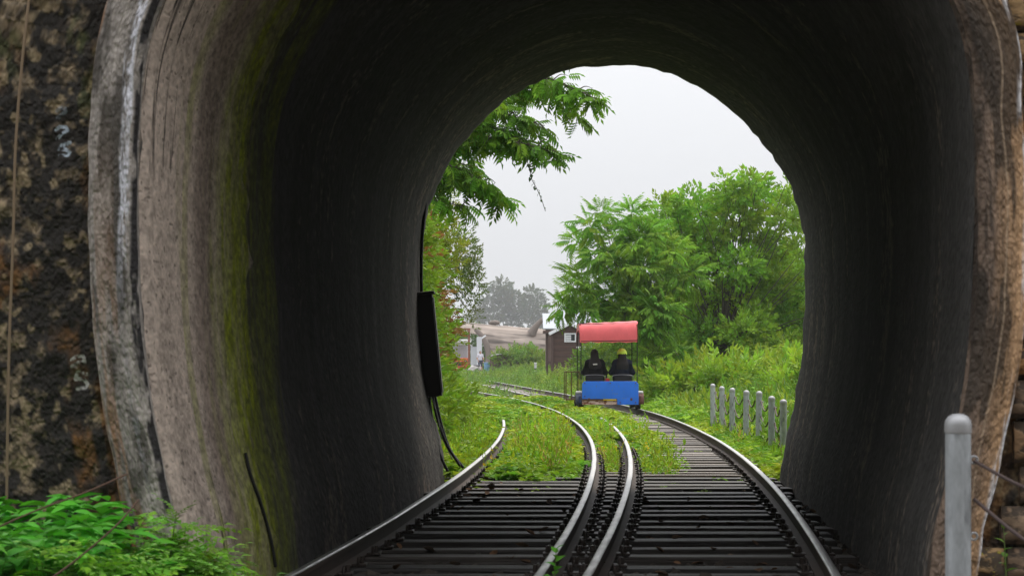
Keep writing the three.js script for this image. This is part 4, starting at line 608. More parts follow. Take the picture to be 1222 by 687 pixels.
// ---------------------------------------------------------------- people
function personGeo(pose, cols) {
  const J = pose.J, bones = [['hipL', 'hipR', .115, .115], ['hip', 'belly', .14, .135], ['belly', 'chest', .135, .15], ['chest', 'neck', .11, .06], ['shL', 'shR', .075, .075], ['neck', 'head', .055, .06], ['shL', 'elL', .062, .05], ['elL', 'wrL', .047, .033], ['shR', 'elR', .062, .05], ['elR', 'wrR', .047, .033], ['hipL', 'knL', .095, .065], ['knL', 'anL', .06, .042], ['hipR', 'knR', .095, .065], ['knR', 'anR', .06, .042], ['anL', 'toL', .045, .036], ['anR', 'toR', .045, .036]].map(([a, b, r, s], n) => { const q = n < 3 || n === 4 || (n > 5 && n < 10) ? pose.bulk ?? 1 : 1; return capS(J[a], J[b], r * q, s * (n === 7 || n === 9 ? 1 : q)); });
  const h = J.head, head = (x, y, z) => Math.min(Math.hypot((x - h[0]) / 0.078, (y - h[1] - 0.03) / 0.112, (z - h[2]) / 0.095) - 1, 9) * 0.085;
  const fwd = pose.face ?? -1, nose = capS([h[0], h[1] + 0.03, h[2] + fwd * 0.085], [h[0], h[1] + 0.0, h[2] + fwd * 0.108], 0.011, 0.015), earL = capS([h[0] - 0.08, h[1] + 0.035, h[2]], [h[0] - 0.082, h[1] + 0.005, h[2]], 0.014, 0.01), earR = capS([h[0] + 0.08, h[1] + 0.035, h[2]], [h[0] + 0.082, h[1] + 0.005, h[2]], 0.014, 0.01);
  const body = (x, y, z) => { let m = 9; for (const b of bones) m = smin(m, b(x, y, z), 0.05); m = smin(m, head(x, y, z), 0.03); m = smin(m, nose(x, y, z), 0.01); m = Math.min(m, earL(x, y, z), earR(x, y, z)); return m; };
  const all = Object.values(J), lo = [0, 1, 2].map((k) => Math.min(...all.map((p) => p[k])) - 0.2), hi = [0, 1, 2].map((k) => Math.max(...all.map((p) => p[k])) + 0.2);
  const gs = [sdfGeo(body, lo, hi, pose.cell ?? 0.016)];
  for (const s of ['L', 'R']) {                        // hands: palm, four fingers curled, thumb from the side
    const w = J['wr' + s], e = J['el' + s], dir = V(w[0] - e[0], w[1] - e[1], w[2] - e[2]).normalize(), side = V(0, 1, 0).cross(dir).normalize(), dn = dir.clone().cross(side).normalize().multiplyScalar(-1), at = (a, b, c) => [w[0] + dir.x * a + side.x * b + dn.x * c, w[1] + dir.y * a + side.y * b + dn.y * c, w[2] + dir.z * a + side.z * b + dn.z * c];
    const fs = [capS(at(0, 0, 0), at(0.07, 0.012, 0), 0.028, 0.024), capS(at(0.03, 0, 0), at(0.075, -0.018, 0), 0.025, 0.02)];
    [[0.033, 0.05], [0.011, 0.056], [-0.011, 0.052], [-0.032, 0.042]].forEach(([o, l]) => { fs.push(capS(at(0.075, o, 0), at(0.075 + l * 0.75, o, 0.012), 0.0095, 0.009), capS(at(0.075 + l * 0.75, o, 0.012), at(0.075 + l * 0.6, o, 0.04), 0.009, 0.008)); });
    const tb = s === 'L' ? 1 : -1; fs.push(capS(at(0.02, tb * 0.028, 0.005), at(0.055, tb * 0.05, 0.02), 0.012, 0.0105), capS(at(0.055, tb * 0.05, 0.02), at(0.075, tb * 0.042, 0.04), 0.0105, 0.009));
    const fn = (x, y, z) => { let m = smin(fs[0](x, y, z), fs[1](x, y, z), 0.01); for (let i = 2; i < fs.length; i++) m = smin(m, fs[i](x, y, z), 0.006); return m; };
    gs.push(sdfGeo(fn, w.map((v) => v - 0.16), w.map((v) => v + 0.16), pose.handCell ?? 0.006));
  }
  const colored = gs.map((g, gi) => { const p = g.attributes.position, c = new Float32Array(p.count * 3); for (let i = 0; i < p.count; i++) { const x = p.getX(i), y = p.getY(i), z = p.getZ(i); let k = cols.top; if (gi) k = cols.skin; else if (y > h[1] - 0.09 && Math.hypot(x - h[0], z - h[2]) < 0.14) { k = cols.skin; const ez = (z - h[2]) * fwd; if (ez > 0.07 && Math.abs(y - h[1] - 0.035) < 0.013 && Math.abs(Math.abs(x - h[0]) - 0.032) < 0.015) k = [0.02, 0.015, 0.01]; if (ez > 0.07 && Math.abs(y - h[1] + 0.035) < 0.009 && Math.abs(x - h[0]) < 0.026) k = [0.3, 0.1, 0.09]; } else if (pose.isLeg(x, y, z)) k = y < pose.shoeY ? cols.shoe : (pose.bare && y < pose.bare ? cols.skin : cols.leg); else if (cols.sleeve && pose.isBareArm?.(x, y, z)) k = cols.skin; c.set(k, i * 3); } const n = g.toNonIndexed ? g : g; n.setAttribute('color', new THREE.BufferAttribute(c, 3)); return n; });
  return mergeGeometries(colored);
}
const clothM = new THREE.MeshPhysicalMaterial({ vertexColors: true, roughness: 1, specularIntensity: 0.3 });

// ---------------------------------------------------------------- rail bike
{
  const d = 53, slope = -0.0324, yaw = Math.atan(-slope) , ox = c2(d) - 0.07, P = (px, py, dd = d) => W(px, py, dd);
  const bike = thing('rail_bike', 'four-wheeled rail bike with red canopy and blue rear panel on the track', 'rail bike', [ox, RAILTOP, -d], yaw);
  const Y = (y) => y - RAILTOP;
  const blue = (() => { const t = tex(128, 64, (u, v, o) => { const f = fbm(u * 5, v * 3, 3), sc = sst(0.7, 0.78, fbm(u * 22, v * 10, 3)), k = 0.85 + 0.3 * f; o[0] = lerp(0.015 * k, 0.1, sc * 0.6); o[1] = lerp(0.15 * k, 0.16, sc * 0.6); o[2] = lerp(0.72 * k, 0.4, sc * 0.6); }); return new THREE.MeshStandardMaterial({ map: t, roughness: 0.45 }); })();
  const red = (() => { const t = tex(128, 64, (u, v, o) => { const k = 0.9 + 0.25 * (fbm(u * 9, v * 6, 4) - 0.5) + 0.06 * vn(u * 60, v * 60); o[0] = 0.64 * k; o[1] = 0.095 * k; o[2] = 0.105 * k; }); return new THREE.MeshPhysicalMaterial({ map: t, roughness: 0.85, transmission: 0.2, thickness: 0, side: THREE.DoubleSide }); })();
  const rusty = mat(0.10, 0.045, 0.025, 0.8), blk = mat(0.010, 0.010, 0.011, 0.9), tyre = mat(0.018, 0.017, 0.016, 0.85), whiteM = mat(0.62, 0.6, 0.58, 0.6), pink = (() => { const t = tex(128, 32, (u, v, o) => { const r = sst(0.48, 0.62, fbm(u * 12, v * 4, 4)); o[0] = lerp(0.6, 0.18, r); o[1] = lerp(0.42, 0.06, r); o[2] = lerp(0.40, 0.03, r); }); return new THREE.MeshStandardMaterial({ map: t, roughness: 0.7 }); })();
  // rear panel with its lower left corner cut away
  const sh = new THREE.Shape(); [[-0.72, -0.02], [-0.72, 0.36], [-0.67, 0.42], [0.67, 0.42], [0.73, 0.35], [0.73, -0.17], [0.19, -0.17], [0.19, -0.02]].forEach(([x, y], i) => i ? sh.lineTo(x, y) : sh.moveTo(x, y)); sh.closePath();
  part(bike, 'rear_panel', new THREE.ExtrudeGeometry(sh, { depth: 0.03, bevelEnabled: true, bevelSize: 0.008, bevelThickness: 0.006, bevelSegments: 2 }).translate(0, Y(0.46), 0.86), blue);
  for (const [bx, by] of [[-0.66, 0.84], [0.66, 0.84], [-0.66, 0.5], [0.66, 0.34], [0, 0.84], [0.26, 0.34]]) part(bike, 'bolt', new THREE.CylinderGeometry(0.016, 0.016, 0.02, 8).rotateX(Math.PI / 2), rusty, [bx, Y(by), 0.9]);
  part(bike, 'rear_beam', rbox(0.92, 0.12, 0.06, 0.01).translate(-0.27, Y(0.34), 0.84), pink);
  part(bike, 'warning_strip', rbox(0.34, 0.035, 0.012, 0.003).translate(-0.01, Y(0.41), 0.905), mat(0.55, 0.38, 0.02, 0.6));
  part(bike, 'rust_strip', rbox(0.6, 0.03, 0.012, 0.003).translate(-0.42, Y(0.405), 0.884), rusty);
  part(bike, 'chassis', merge([rbox(0.06, 0.07, 2.3, 0.008).translate(-0.55, Y(0.42), -0.25), rbox(0.06, 0.07, 2.3, 0.008).translate(0.55, Y(0.42), -0.25), rbox(1.3, 0.06, 0.06, 0.008).translate(0, Y(0.42), 0.55), rbox(1.3, 0.06, 0.06, 0.008).translate(0, Y(0.42), -0.9), bar([-0.75, Y(0.33), 0.62], [0.75, Y(0.33), 0.62], 0.025), bar([-0.75, Y(0.33), -0.95], [0.75, Y(0.33), -0.95], 0.025), rbox(1.2, 0.02, 1.2, 0.004).translate(0, Y(0.39), -0.6)]), rusty);
  for (const sx of [-1, 1]) for (const z of [0.62, -0.95]) {
    const w = part(bike, 'wheel', merge([new THREE.CylinderGeometry(0.17, 0.17, 0.11, 28).rotateZ(Math.PI / 2), new THREE.CylinderGeometry(0.2, 0.2, 0.025, 28).rotateZ(Math.PI / 2).translate(-sx * 0.055, 0, 0)]), tyre, [sx * GA, 0.172, z]);
    part(w, 'hub', new THREE.CylinderGeometry(0.06, 0.06, 0.14, 16).rotateZ(Math.PI / 2), rusty);
    if (z > 0) { const f = part(bike, 'fender', new THREE.CylinderGeometry(0.235, 0.235, 0.17, 20, 1, false, -0.3, 2.2).rotateZ(Math.PI / 2), sx < 0 ? mat(0.02, 0.03, 0.06, 0.5) : mat(0.11, 0.04, 0.03, 0.7), [sx * 0.80, 0.2, z]); part(f, 'fender_cap', rbox(0.16, 0.07, 0.16, 0.03, 3), whiteM, [0, 0.24, 0.03]); part(bike, 'side_lamp', rbox(0.06, 0.2, 0.05, 0.02, 2), sx < 0 ? mat(0.02, 0.03, 0.09, 0.5) : mat(0.10, 0.035, 0.03, 0.6), [sx * 0.785, Y(0.42), 0.87]); }
  }
  // seats
  for (const sx of [-0.38, 0.36]) {
    const s = part(bike, 'seat', rbox(0.52, 0.08, 0.48, 0.03, 3), blk, [sx, Y(0.80), 0.2]); part(s, 'backrest', rbox(0.46, 0.2, 0.05, 0.025, 3), blk, [0, 0.12, 0.27]); part(s, 'back_bar', tube([[-0.28, 0.0, 0.3], [-0.28, 0.2, 0.31], [-0.24, 0.235, 0.31], [0.24, 0.235, 0.31], [0.28, 0.2, 0.31], [0.28, 0, 0.3]], 0.009, 40, 6), mat(0.2, 0.2, 0.21, 0.4, { metalness: 0.7 })); part(s, 'seat_post', new THREE.CylinderGeometry(0.03, 0.03, 0.36, 10), rusty, [0, -0.2, 0]);
    part(bike, 'pedal_crank', merge([bar([sx, Y(0.55), -0.62], [sx, Y(0.75), -0.62], 0.02), rbox(0.1, 0.02, 0.08, 0.004).translate(sx - 0.12, Y(0.6), -0.55), rbox(0.1, 0.02, 0.08, 0.004).translate(sx + 0.12, Y(0.86), -0.68), bar([sx - 0.12, Y(0.73), -0.62], [sx + 0.12, Y(0.73), -0.62], 0.012)]), rusty);
  }
  part(bike, 'brake_box', rbox(0.13, 0.28, 0.14, 0.02), mat(0.45, 0.03, 0.03, 0.5), [-0.02, Y(0.82), 0.1]);
  part(bike, 'handlebar', merge([bar([-0.66, Y(1.12), -0.32], [0.64, Y(1.12), -0.32], 0.017, 8), bar([0, Y(0.42), -0.4], [0, Y(1.12), -0.32], 0.02, 8)]), blk);
  // canopy: arched sheet sloping down to the rear, with side valance
  const roof = [[0.62, 1.90], [0.56, 2.10], [0.46, 2.27], [0.28, 2.38], [0.0, 2.43], [-0.4, 2.43], [-0.8, 2.36], [-1.05, 2.22]];
  const rc = new THREE.CatmullRomCurve3(roof.map(([z, y]) => V(0, Y(y), z)));
  const can = part(bike, 'canopy', grid(16, 30, (u, v) => { const p = rc.getPointAt(v), x = (u - 0.5) * 1.5; return V(x + (v < 0.3 ? -0.02 : 0.03), p.y + 0.055 * (u - 0.5) * sst(0.1, 0.4, v) * 1.2 - 0.012 * Math.sin(u * 25) * (1 - v) , p.z); }), red);
  for (const k of [0.02, 0.34, 0.66, 0.98]) { const p = rc.getPointAt(k); part(can, 'canopy_bow', bar([-0.745, p.y - 0.012, p.z], [0.745, p.y + 0.012, p.z], 0.011), blk); }
  for (const sx of [-1, 1]) { const vp = []; for (let k = 0; k <= 10; k++) { const p = rc.getPointAt(k / 10); vp.push([p.z, p.y]); } const g = grid(1, 10, (u, v) => { const p = rc.getPointAt(v); const low = Math.max(Y(1.92), p.y - 0.28 * (1 - 0.4 * v)); return V(sx * 0.752, lerp(p.y + 0.03 * sx, Math.min(p.y, low), u), p.z); }); part(can, 'valance', g, red); }
  for (const sx of [-1, 1]) for (const [z, y] of [[0.55, 2.0], [-0.95, 2.3]]) part(bike, 'canopy_post', bar([sx * 0.735, Y(0.45), z], [sx * 0.735, Y(y), z], 0.014), blk);
  // rusty side guard
  part(bike, 'side_guard', merge([bar([-1.10, Y(0.38), 0.1], [-1.10, Y(1.13), 0.1], 0.016), bar([-0.96, Y(0.38), 0.1], [-0.96, Y(1.13), 0.1], 0.014), bar([-0.76, Y(0.4), 0.1], [-0.76, Y(1.13), 0.1], 0.014), bar([-1.10, Y(1.13), 0.1], [-0.74, Y(1.13), 0.1], 0.016), bar([-1.10, Y(0.4), 0.1], [-0.55, Y(0.4), 0.1], 0.016), bar([-1.10, Y(1.13), -0.7], [-1.10, Y(1.13), 0.1], 0.014), bar([-1.10, Y(0.4), -0.7], [-1.10, Y(1.13), -0.7], 0.014), bar([-1.10, Y(0.4), -0.7], [-0.5, Y(0.4), -0.7], 0.014)]), rusty);

  // riders, seen from behind
  const seatJ = (tilt) => ({ hip: [0, .11, 0], hipL: [-.1, .1, 0], hipR: [.1, .1, 0], belly: [0, .28, 0.02], chest: [0, .46, 0.0], neck: [0, .57, -.02], head: [tilt, .68, -.04], shL: [-.155, .49, 0], shR: [.155, .49, 0], elL: [-.27, .25, -.06], elR: [.27, .25, -.06], wrL: [-.17, .28, -.36], wrR: [.17, .28, -.36], knL: [-.13, .14, -.44], knR: [.13, .14, -.44], anL: [-.13, -.16, -.68], anR: [.13, -.1, -.72], toL: [-.13, -.17, -.82], toR: [.13, -.11, -.86] });
  const rider = (px, label, cols, hairLong, capCol, tilt) => {
    const x = (px - 611) * d / F - ox, t = thing('person', label, 'person', [ox, 0, -d], yaw, 'riders'), J = seatJ(tilt);
    t.scale.setScalar(1.05); const m = V(x, 0.845, 0.14).applyAxisAngle(V(0, 1, 0), yaw); t.position.set(ox + m.x, m.y, -d + m.z);
    part(t, 'body', personGeo({ J, bulk: 1.22, isLeg: (a, y, z) => y < 0.2 && z < -0.1 || y < 0.06, shoeY: -0.1 - 0.03 }, cols), clothM);
    const hd = J.head, hairF = (a, y, z) => { const sk = (Math.hypot((a - hd[0]) / 0.098, (y - hd[1] - 0.045) / 0.12, (z - hd[2] - 0.02) / 0.11) - 1) * 0.1, fall = capS([hd[0], hd[1], hd[2] + 0.055], [hd[0] * 0.5, hd[1] - hairLong, 0.115], 0.095, 0.16)(a, y, (z - 0.09) * 1.5 + 0.09); return smin(sk, fall, 0.05) + 0.004 * Math.sin(a * 140 + y * 9); };
    part(t, 'hair', sdfGeo((a, y, z) => Math.max(hairF(a, y, z), -(z - hd[2]) - 0.055 + (y > hd[1] + 0.09 ? -0.03 : 0)), [-0.25, 0.25, -0.2], [0.25, 0.95, 0.35], 0.013), mat(...cols.hair, 0.95));
    if (capCol) { const c = part(t, 'cap', new THREE.SphereGeometry(0.128, 20, 12, 0, Math.PI * 2, 0, Math.PI * 0.56).scale(0.98, 1.02, 1.12), mat(...capCol, 0.8), [hd[0], hd[1] + 0.05, hd[2] + 0.005]); part(c, 'brim', new THREE.CylinderGeometry(0.09, 0.09, 0.012, 16, 1, false, Math.PI / 2, Math.PI).scale(1, 1, 1.1), mat(...capCol, 0.8), [0, 0.0, -0.09]); }
    return t;
  };
  const sk = [0.42, 0.25, 0.18];
  const r1 = rider(709.5, 'person with long dark hair and black jacket on the seat by the side guard', { top: [0.007, 0.007, 0.008], leg: [0.02, 0.022, 0.03], shoe: [0.05, 0.05, 0.05], skin: sk, hair: [0.008, 0.006, 0.006] }, 0.24, null, -0.01);
  part(r1, 'jacket_mark', rbox(0.11, 0.035, 0.02, 0.01, 2), mat(0.5, 0.46, 0.45, 0.8), [-0.01, 0.46, 0.225], [-0.15, 0, 0.05]);
  rider(742, 'person in yellow cap with long dark hair and navy jacket on the rail bike', { top: [0.007, 0.010, 0.020], leg: [0.02, 0.022, 0.03], shoe: [0.05, 0.05, 0.05], skin: sk, hair: [0.009, 0.007, 0.007] }, 0.26, [0.62, 0.80, 0.09], 0.0);
}

// ---------------------------------------------------------------- station area beyond the bend
const woodT = (c, n) => { const t = tex(256, 64, (u, v, o) => { const k = 0.55 + 0.9 * fbm(u * 6 + n, v * 22, 4); o[0] = c[0] * k; o[1] = c[1] * k; o[2] = c[2] * k; }); return new THREE.MeshStandardMaterial({ map: t, roughness: 0.8 }); };
{ // shed of dark boards
  const d = 112, s = F / d, X = (px) => (px - 611) / s, Yp = (py) => CAMY - (py - 429) / s, cx = X(684), g0 = -0.05;
  const shed = thing('shed', 'small dark brown board shed with white-edged gable roof and white window', 'shed', [cx, g0, -d]);
  const hw = (X(702) - X(659)) / 2, mx = (X(702) + X(659)) / 2 - cx, eave = Yp(397) - g0, peak = Yp(386) - g0, dep = 2.6, px0 = X(680) - cx;
  const dark = [woodT([0.085, 0.045, 0.035], 0), woodT([0.07, 0.038, 0.03], 5)], white = mat(0.72, 0.73, 0.76, 0.6);
  part(shed, 'wall', merge([rbox(0.08, eave, dep, 0.005).translate(mx - hw + 0.04, eave / 2, -dep / 2), rbox(0.08, eave, dep, 0.005).translate(mx + hw - 0.04, eave / 2, -dep / 2), rbox(hw * 2 - 0.16, eave, 0.06, 0.005).translate(mx, eave / 2, -dep + 0.03), rbox(hw * 2 - 0.16, eave, 0.05, 0.005).translate(mx, eave / 2, -0.06)]), dark[1]);
  const n = 17, bh = eave / n, bg = rbox(hw * 2, bh * 0.96, 0.05, 0.02, 2);
  for (let k = 0; k < n; k++) part(shed, 'board', bg, dark[k % 2], [mx, bh * (k + 0.5), -0.01 + 0.006 * (k % 2)], [0.12, 0, 0]);
  const gs = new THREE.Shape(); gs.moveTo(mx - hw, eave); gs.lineTo(px0, peak); gs.lineTo(mx + hw, eave); gs.closePath();
  part(shed, 'gable', new THREE.ExtrudeGeometry(gs, { depth: 0.05, bevelEnabled: false }).translate(0, 0, -0.03), dark[0]);
  const slab = (x0, y0, x1, y1) => { const L = Math.hypot(x1 - x0, y1 - y0), g = rbox(L + 0.1, 0.07, dep + 0.4, 0.01); g.rotateZ(Math.atan2(y1 - y0, x1 - x0)); return g.translate((x0 + x1) / 2, (y0 + y1) / 2 + 0.04, -dep / 2 + 0.04); };
  const roof = part(shed, 'roof', merge([slab(mx - hw - 0.15, eave - 0.06, px0, peak), slab(px0, peak, mx + hw + 0.15, eave - 0.06)]), mat(0.5, 0.52, 0.56, 0.55));
  const trim = (x0, y0, x1, y1) => { const L = Math.hypot(x1 - x0, y1 - y0), g = rbox(L, 0.17, 0.05, 0.008); g.rotateZ(Math.atan2(y1 - y0, x1 - x0)); return g.translate((x0 + x1) / 2, (y0 + y1) / 2 - 0.01, 0.285); };
  part(roof, 'barge_board', trim(mx - hw - 0.18, eave - 0.06, px0, peak + 0.02), white); part(roof, 'barge_board', trim(px0, peak + 0.02, mx + hw + 0.18, eave - 0.06), white);
  const wx = X(680.5) - cx, wy = (Yp(397.5) + Yp(408)) / 2 - g0, ww = 14 / s, wh = 10.5 / s, win = part(shed, 'window', rbox(ww - 0.1, wh - 0.1, 0.03, 0.004), mat(0.03, 0.035, 0.04, 0.1), [wx, wy, 0.03]);
  part(win, 'frame', merge([rbox(ww, 0.07, 0.06, 0.006).translate(0, wh / 2 - 0.03, 0.01), rbox(ww, 0.07, 0.06, 0.006).translate(0, -wh / 2 + 0.03, 0.01), rbox(0.07, wh - 0.13, 0.06, 0.006).translate(-ww / 2 + 0.035, 0, 0.01), rbox(0.07, wh - 0.13, 0.06, 0.006).translate(ww / 2 - 0.035, 0, 0.01)]), white);
  for (let k = 0; k < 3; k++) part(win, 'shutter_slat', rbox(ww * 0.5, 0.075, 0.02, 0.004), white, [-ww * 0.17, -0.11 + 0.105 * k, 0.03]);
  const lx = mx - hw; part(shed, 'corner_post', rbox(0.14, eave, 0.14, 0.01), dark[1], [lx, eave / 2, 0.06]); part(shed, 'corner_post', rbox(0.12, eave - 0.05, 0.12, 0.01), dark[1], [lx - 0.28, eave / 2, -0.3]); part(shed, 'porch_rail', rbox(0.3, 0.08, 0.06, 0.008), dark[1], [lx - 0.14, eave * 0.45, -0.1]);
  // porch eave on the side
  part(roof, 'porch_eave', rbox(0.62, 0.16, 1.4, 0.02), dark[1], [lx - 0.2, eave + 0.05, -0.5]);
  const bs = thing('back_shed', 'pale-roofed low building just behind the brown shed', 'shed', [W(675, 430, 134).x, 0.2, -134]), s4 = F / 134, by = (py) => CAMY - (py - 429) / s4 - 0.2, bw = 54 / s4;
  part(bs, 'wall', rbox(bw - 0.4, by(392), 2.4, 0.02).translate(0, by(392) / 2, -1.2), woodT([0.10, 0.06, 0.05], 3));
  const ro = part(bs, 'roof', rbox(bw, 0.1, 3.4, 0.02).rotateX(0.32).translate(0, by(383), -1.1), mat(0.36, 0.385, 0.42, 0.8)); for (let k = 0; k < 12; k++) part(ro, 'roof_rib', rbox(0.05, 0.05, 3.38, 0.01).rotateX(0.32), mat(0.36, 0.385, 0.42, 0.8), [-bw / 2 + (k + 0.5) * bw / 12, by(384) + 0.075, -1.1]);
  const cab = thing('utility_cabinet', 'pale grey metal cabinet between the shed and the bike', 'cabinet', [W(702, 450, 98).x, 0, -98]);
  const sc = F / 98, ch = CAMY - (415 - 429) / sc; part(cab, 'body', rbox(26 / sc, ch, 0.6, 0.02).translate(0, ch / 2, 0), mat(0.5, 0.53, 0.55, 0.5)); part(cab, 'top', rbox(28 / sc, 0.06, 0.68, 0.01).translate(0, ch + 0.03, 0), mat(0.62, 0.65, 0.67, 0.5)); part(cab, 'door', rbox(23 / sc, ch * 0.85, 0.02, 0.006).translate(0, ch * 0.5, 0.312), mat(0.46, 0.49, 0.51, 0.5)); part(cab, 'handle', rbox(0.04, 0.16, 0.04, 0.01).translate(0.34, ch * 0.55, 0.34), mat(0.1, 0.1, 0.1, 0.4));
}
{ // giant log gateway
  const d = 172, s = F / d, X = (px) => (px - 611) / s, Yp = (py) => CAMY - (py - 429) / s;
  const log = thing('log_gateway', 'huge fallen-log shaped gateway with bark ridges and an arched opening', 'gateway', [X(600), 0.3, -d]);
  const lt = tex(512, 256, (u, v, o) => { const g = fbm(u * 5, v * 60, 4), b = fbm(u * 16, v * 16, 3), r = sst(0.56, 0.66, fbm(u * 4 + 5, v * 44, 3)), k = (0.55 + 0.8 * g) * (1 - 0.55 * r) * (0.8 + 0.4 * b); o[0] = 0.30 * k; o[1] = 0.25 * k; o[2] = 0.215 * k; });
  const lb = tex(512, 256, (u, v, o) => { o[0] = o[1] = o[2] = fbm(u * 5, v * 60, 4); }, false);
  const bark = new THREE.MeshStandardMaterial({ map: lt, bumpMap: lb, bumpScale: 0.12, roughness: 0.95 });
  const x0 = X(500) - X(600), x1 = X(666) - X(600), R0 = 2.15;
  const g = grid(60, 64, (u, v) => { const x = lerp(x0, x1, u), a = -v * Math.PI * 2, k = 1 - 0.10 * sst(0.3, 1, u) + 0.05 * (fbm(u * 6, Math.cos(a) * 2 + 3, 3) - 0.5) + 0.10 * (fbm(u * 2, a * 4.0, 3) - 0.5) * Math.min(1, Math.sin(v * Math.PI) * 6), r = R0 * k; return V(x, 2.15 + Math.sin(a) * r - 0.35 * sst(0.25, 1, u), Math.cos(a) * r); });
  const capT = (u) => u;
  let geo = g.toNonIndexed();
  // close the ends
  const endCap = (u, flip) => { const x = u ? x1 : x0, k = u ? 0.90 : 1, sh = new THREE.CircleGeometry(R0 * k * 0.985, 40).rotateY(flip ? -Math.PI / 2 : Math.PI / 2).translate(x, 2.15 - (u ? 0.35 : 0), 0); return sh; };
  geo = merge([g, endCap(0, true), endCap(1, false)]);
  const arch = new THREE.Shape(), ax = X(560) - X(600), aw = 17 / s + 0.55, at = Yp(398) - 0.3; arch.moveTo(ax - aw, -3); arch.lineTo(ax - aw, at - 1.1); arch.quadraticCurveTo(ax - aw, at, ax - 0.1, at); arch.quadraticCurveTo(ax + aw, at, ax + aw, at - 1.5); arch.lineTo(ax + aw - 0.05, -3); arch.closePath();
  const ev = new Evaluator(); ev.useGroups = false; ev.attributes = ['position', 'normal', 'uv'];
  const A = new Brush(geo, bark), B = new Brush(new THREE.ExtrudeGeometry(arch, { depth: 8, bevelEnabled: false }).translate(0, 0, -4), bark); A.updateMatrixWorld(); B.updateMatrixWorld();
  const cut = ev.evaluate(A, B, SUBTRACTION);
  part(log, 'trunk', cut.geometry, bark);
  const lo = (px, py, z = 0) => V(X(px) - X(600), Yp(py) - 0.3, z);
  part(log, 'branch_stub', taper([lo(634, 398, 1.4), lo(641, 388, 1.7), lo(650, 379, 1.9), lo(653, 377, 1.9)], [0.42, 0.27, 0.19, 0.04], 9), bark);
  part(log, 'branch_stub', taper([lo(649, 381, 1.9), lo(655, 379, 2.0), lo(663, 375, 2.1)], [0.2, 0.14, 0.05], 7), bark);
  part(log, 'bark_knot', new THREE.IcosahedronGeometry(0.32, 1).scale(1.6, 0.7, 1).translate(X(590) - X(600), 4.3, 0), bark);
  const rg = [[575, 393], [583, 402], [588, 412], [590, 425], [589, 440]].map(([a, b]) => lo(a - 7, b, 2.05)); part(log, 'arch_rim', taper(rg, [0.2, 0.26, 0.24, 0.3], 7), bark);
}
{ // fence, curved barrier, posts
  reseed(17);
  const d = 146, s = F / d, X = (px) => (px - 611) / s, base = 0.35, fence = thing('picket_fence', 'low weathered brown picket fence behind the weeds before the log gateway', 'fence', [X(625), base, -d]);
  const wm = [woodT([0.17, 0.12, 0.095], 1), woodT([0.14, 0.095, 0.075], 6), woodT([0.2, 0.145, 0.11], 9)], pg = rbox(0.1, 1.25, 0.03, 0.006);
  for (let x = X(606), k = 0; x < X(653); x += 0.17, k++) part(fence, 'picket', pg, wm[k % 3], [x - X(625), 0.66 + rr(-0.05, 0.05), 0.03], [0, 0, rr(-0.03, 0.03)]);
  for (const y of [0.3, 1.0]) part(fence, 'rail', rbox(X(653) - X(605), 0.09, 0.04, 0.006), wm[1], [(X(653) + X(605)) / 2 - X(625), y, -0.01]);
  const cb = thing('plank_barrier', 'curved dark brown plank barrier beside the log arch', 'barrier', [X(599), base, -d + 1]);
  const cm = [woodT([0.12, 0.075, 0.06], 2), woodT([0.10, 0.062, 0.05], 7)];
  for (let k = 0; k < 7; k++) { const y = 0.12 + k * 0.19; part(cb, 'plank', grid(10, 1, (u, v) => V((u - 0.5) * (k === 6 ? 1.5 : 1.72), y + (v - 0.5) * 0.175 + 0.16 * (1 - (2 * u - 1) ** 2) * (k / 6), 0.35 * (1 - (2 * u - 1) ** 2))), cm[k % 2]); }
  part(cb, 'backing', grid(10, 1, (u, v) => V((u - 0.5) * 1.68, v * 1.4, 0.35 * (1 - (2 * u - 1) ** 2) - 0.03)), cm[1]);
  part(cb, 'top_edge', tube([[-0.8, 1.36, 0.02], [-0.4, 1.46, 0.27], [0, 1.5, 0.37], [0.4, 1.46, 0.27], [0.8, 1.3, 0.02]], 0.035, 20, 6), mat(0.55, 0.55, 0.55, 0.6));
  const mp = thing('marker_post', 'small white marker post standing in the weeds in front of the fence', 'post', [W(639, 440, 132).x, 0.35, -132]);
  part(mp, 'post', rbox(0.15, 0.85, 0.1, 0.02).translate(0, 0.42, 0), mat(0.5, 0.5, 0.52, 0.6)); part(mp, 'dark_band', rbox(0.156, 0.22, 0.106, 0.02).translate(0.0, 0.45, 0), mat(0.08, 0.07, 0.08, 0.7)); part(mp, 'cap', rbox(0.18, 0.06, 0.14, 0.01).translate(0, 0.88, 0), mat(0.75, 0.75, 0.78, 0.6));
  setting('platform_pavement', rbox(16, 0.5, 22, 0.03).translate(-7.5, 0.2, -161), mat(0.3, 0.29, 0.27, 0.9));
}
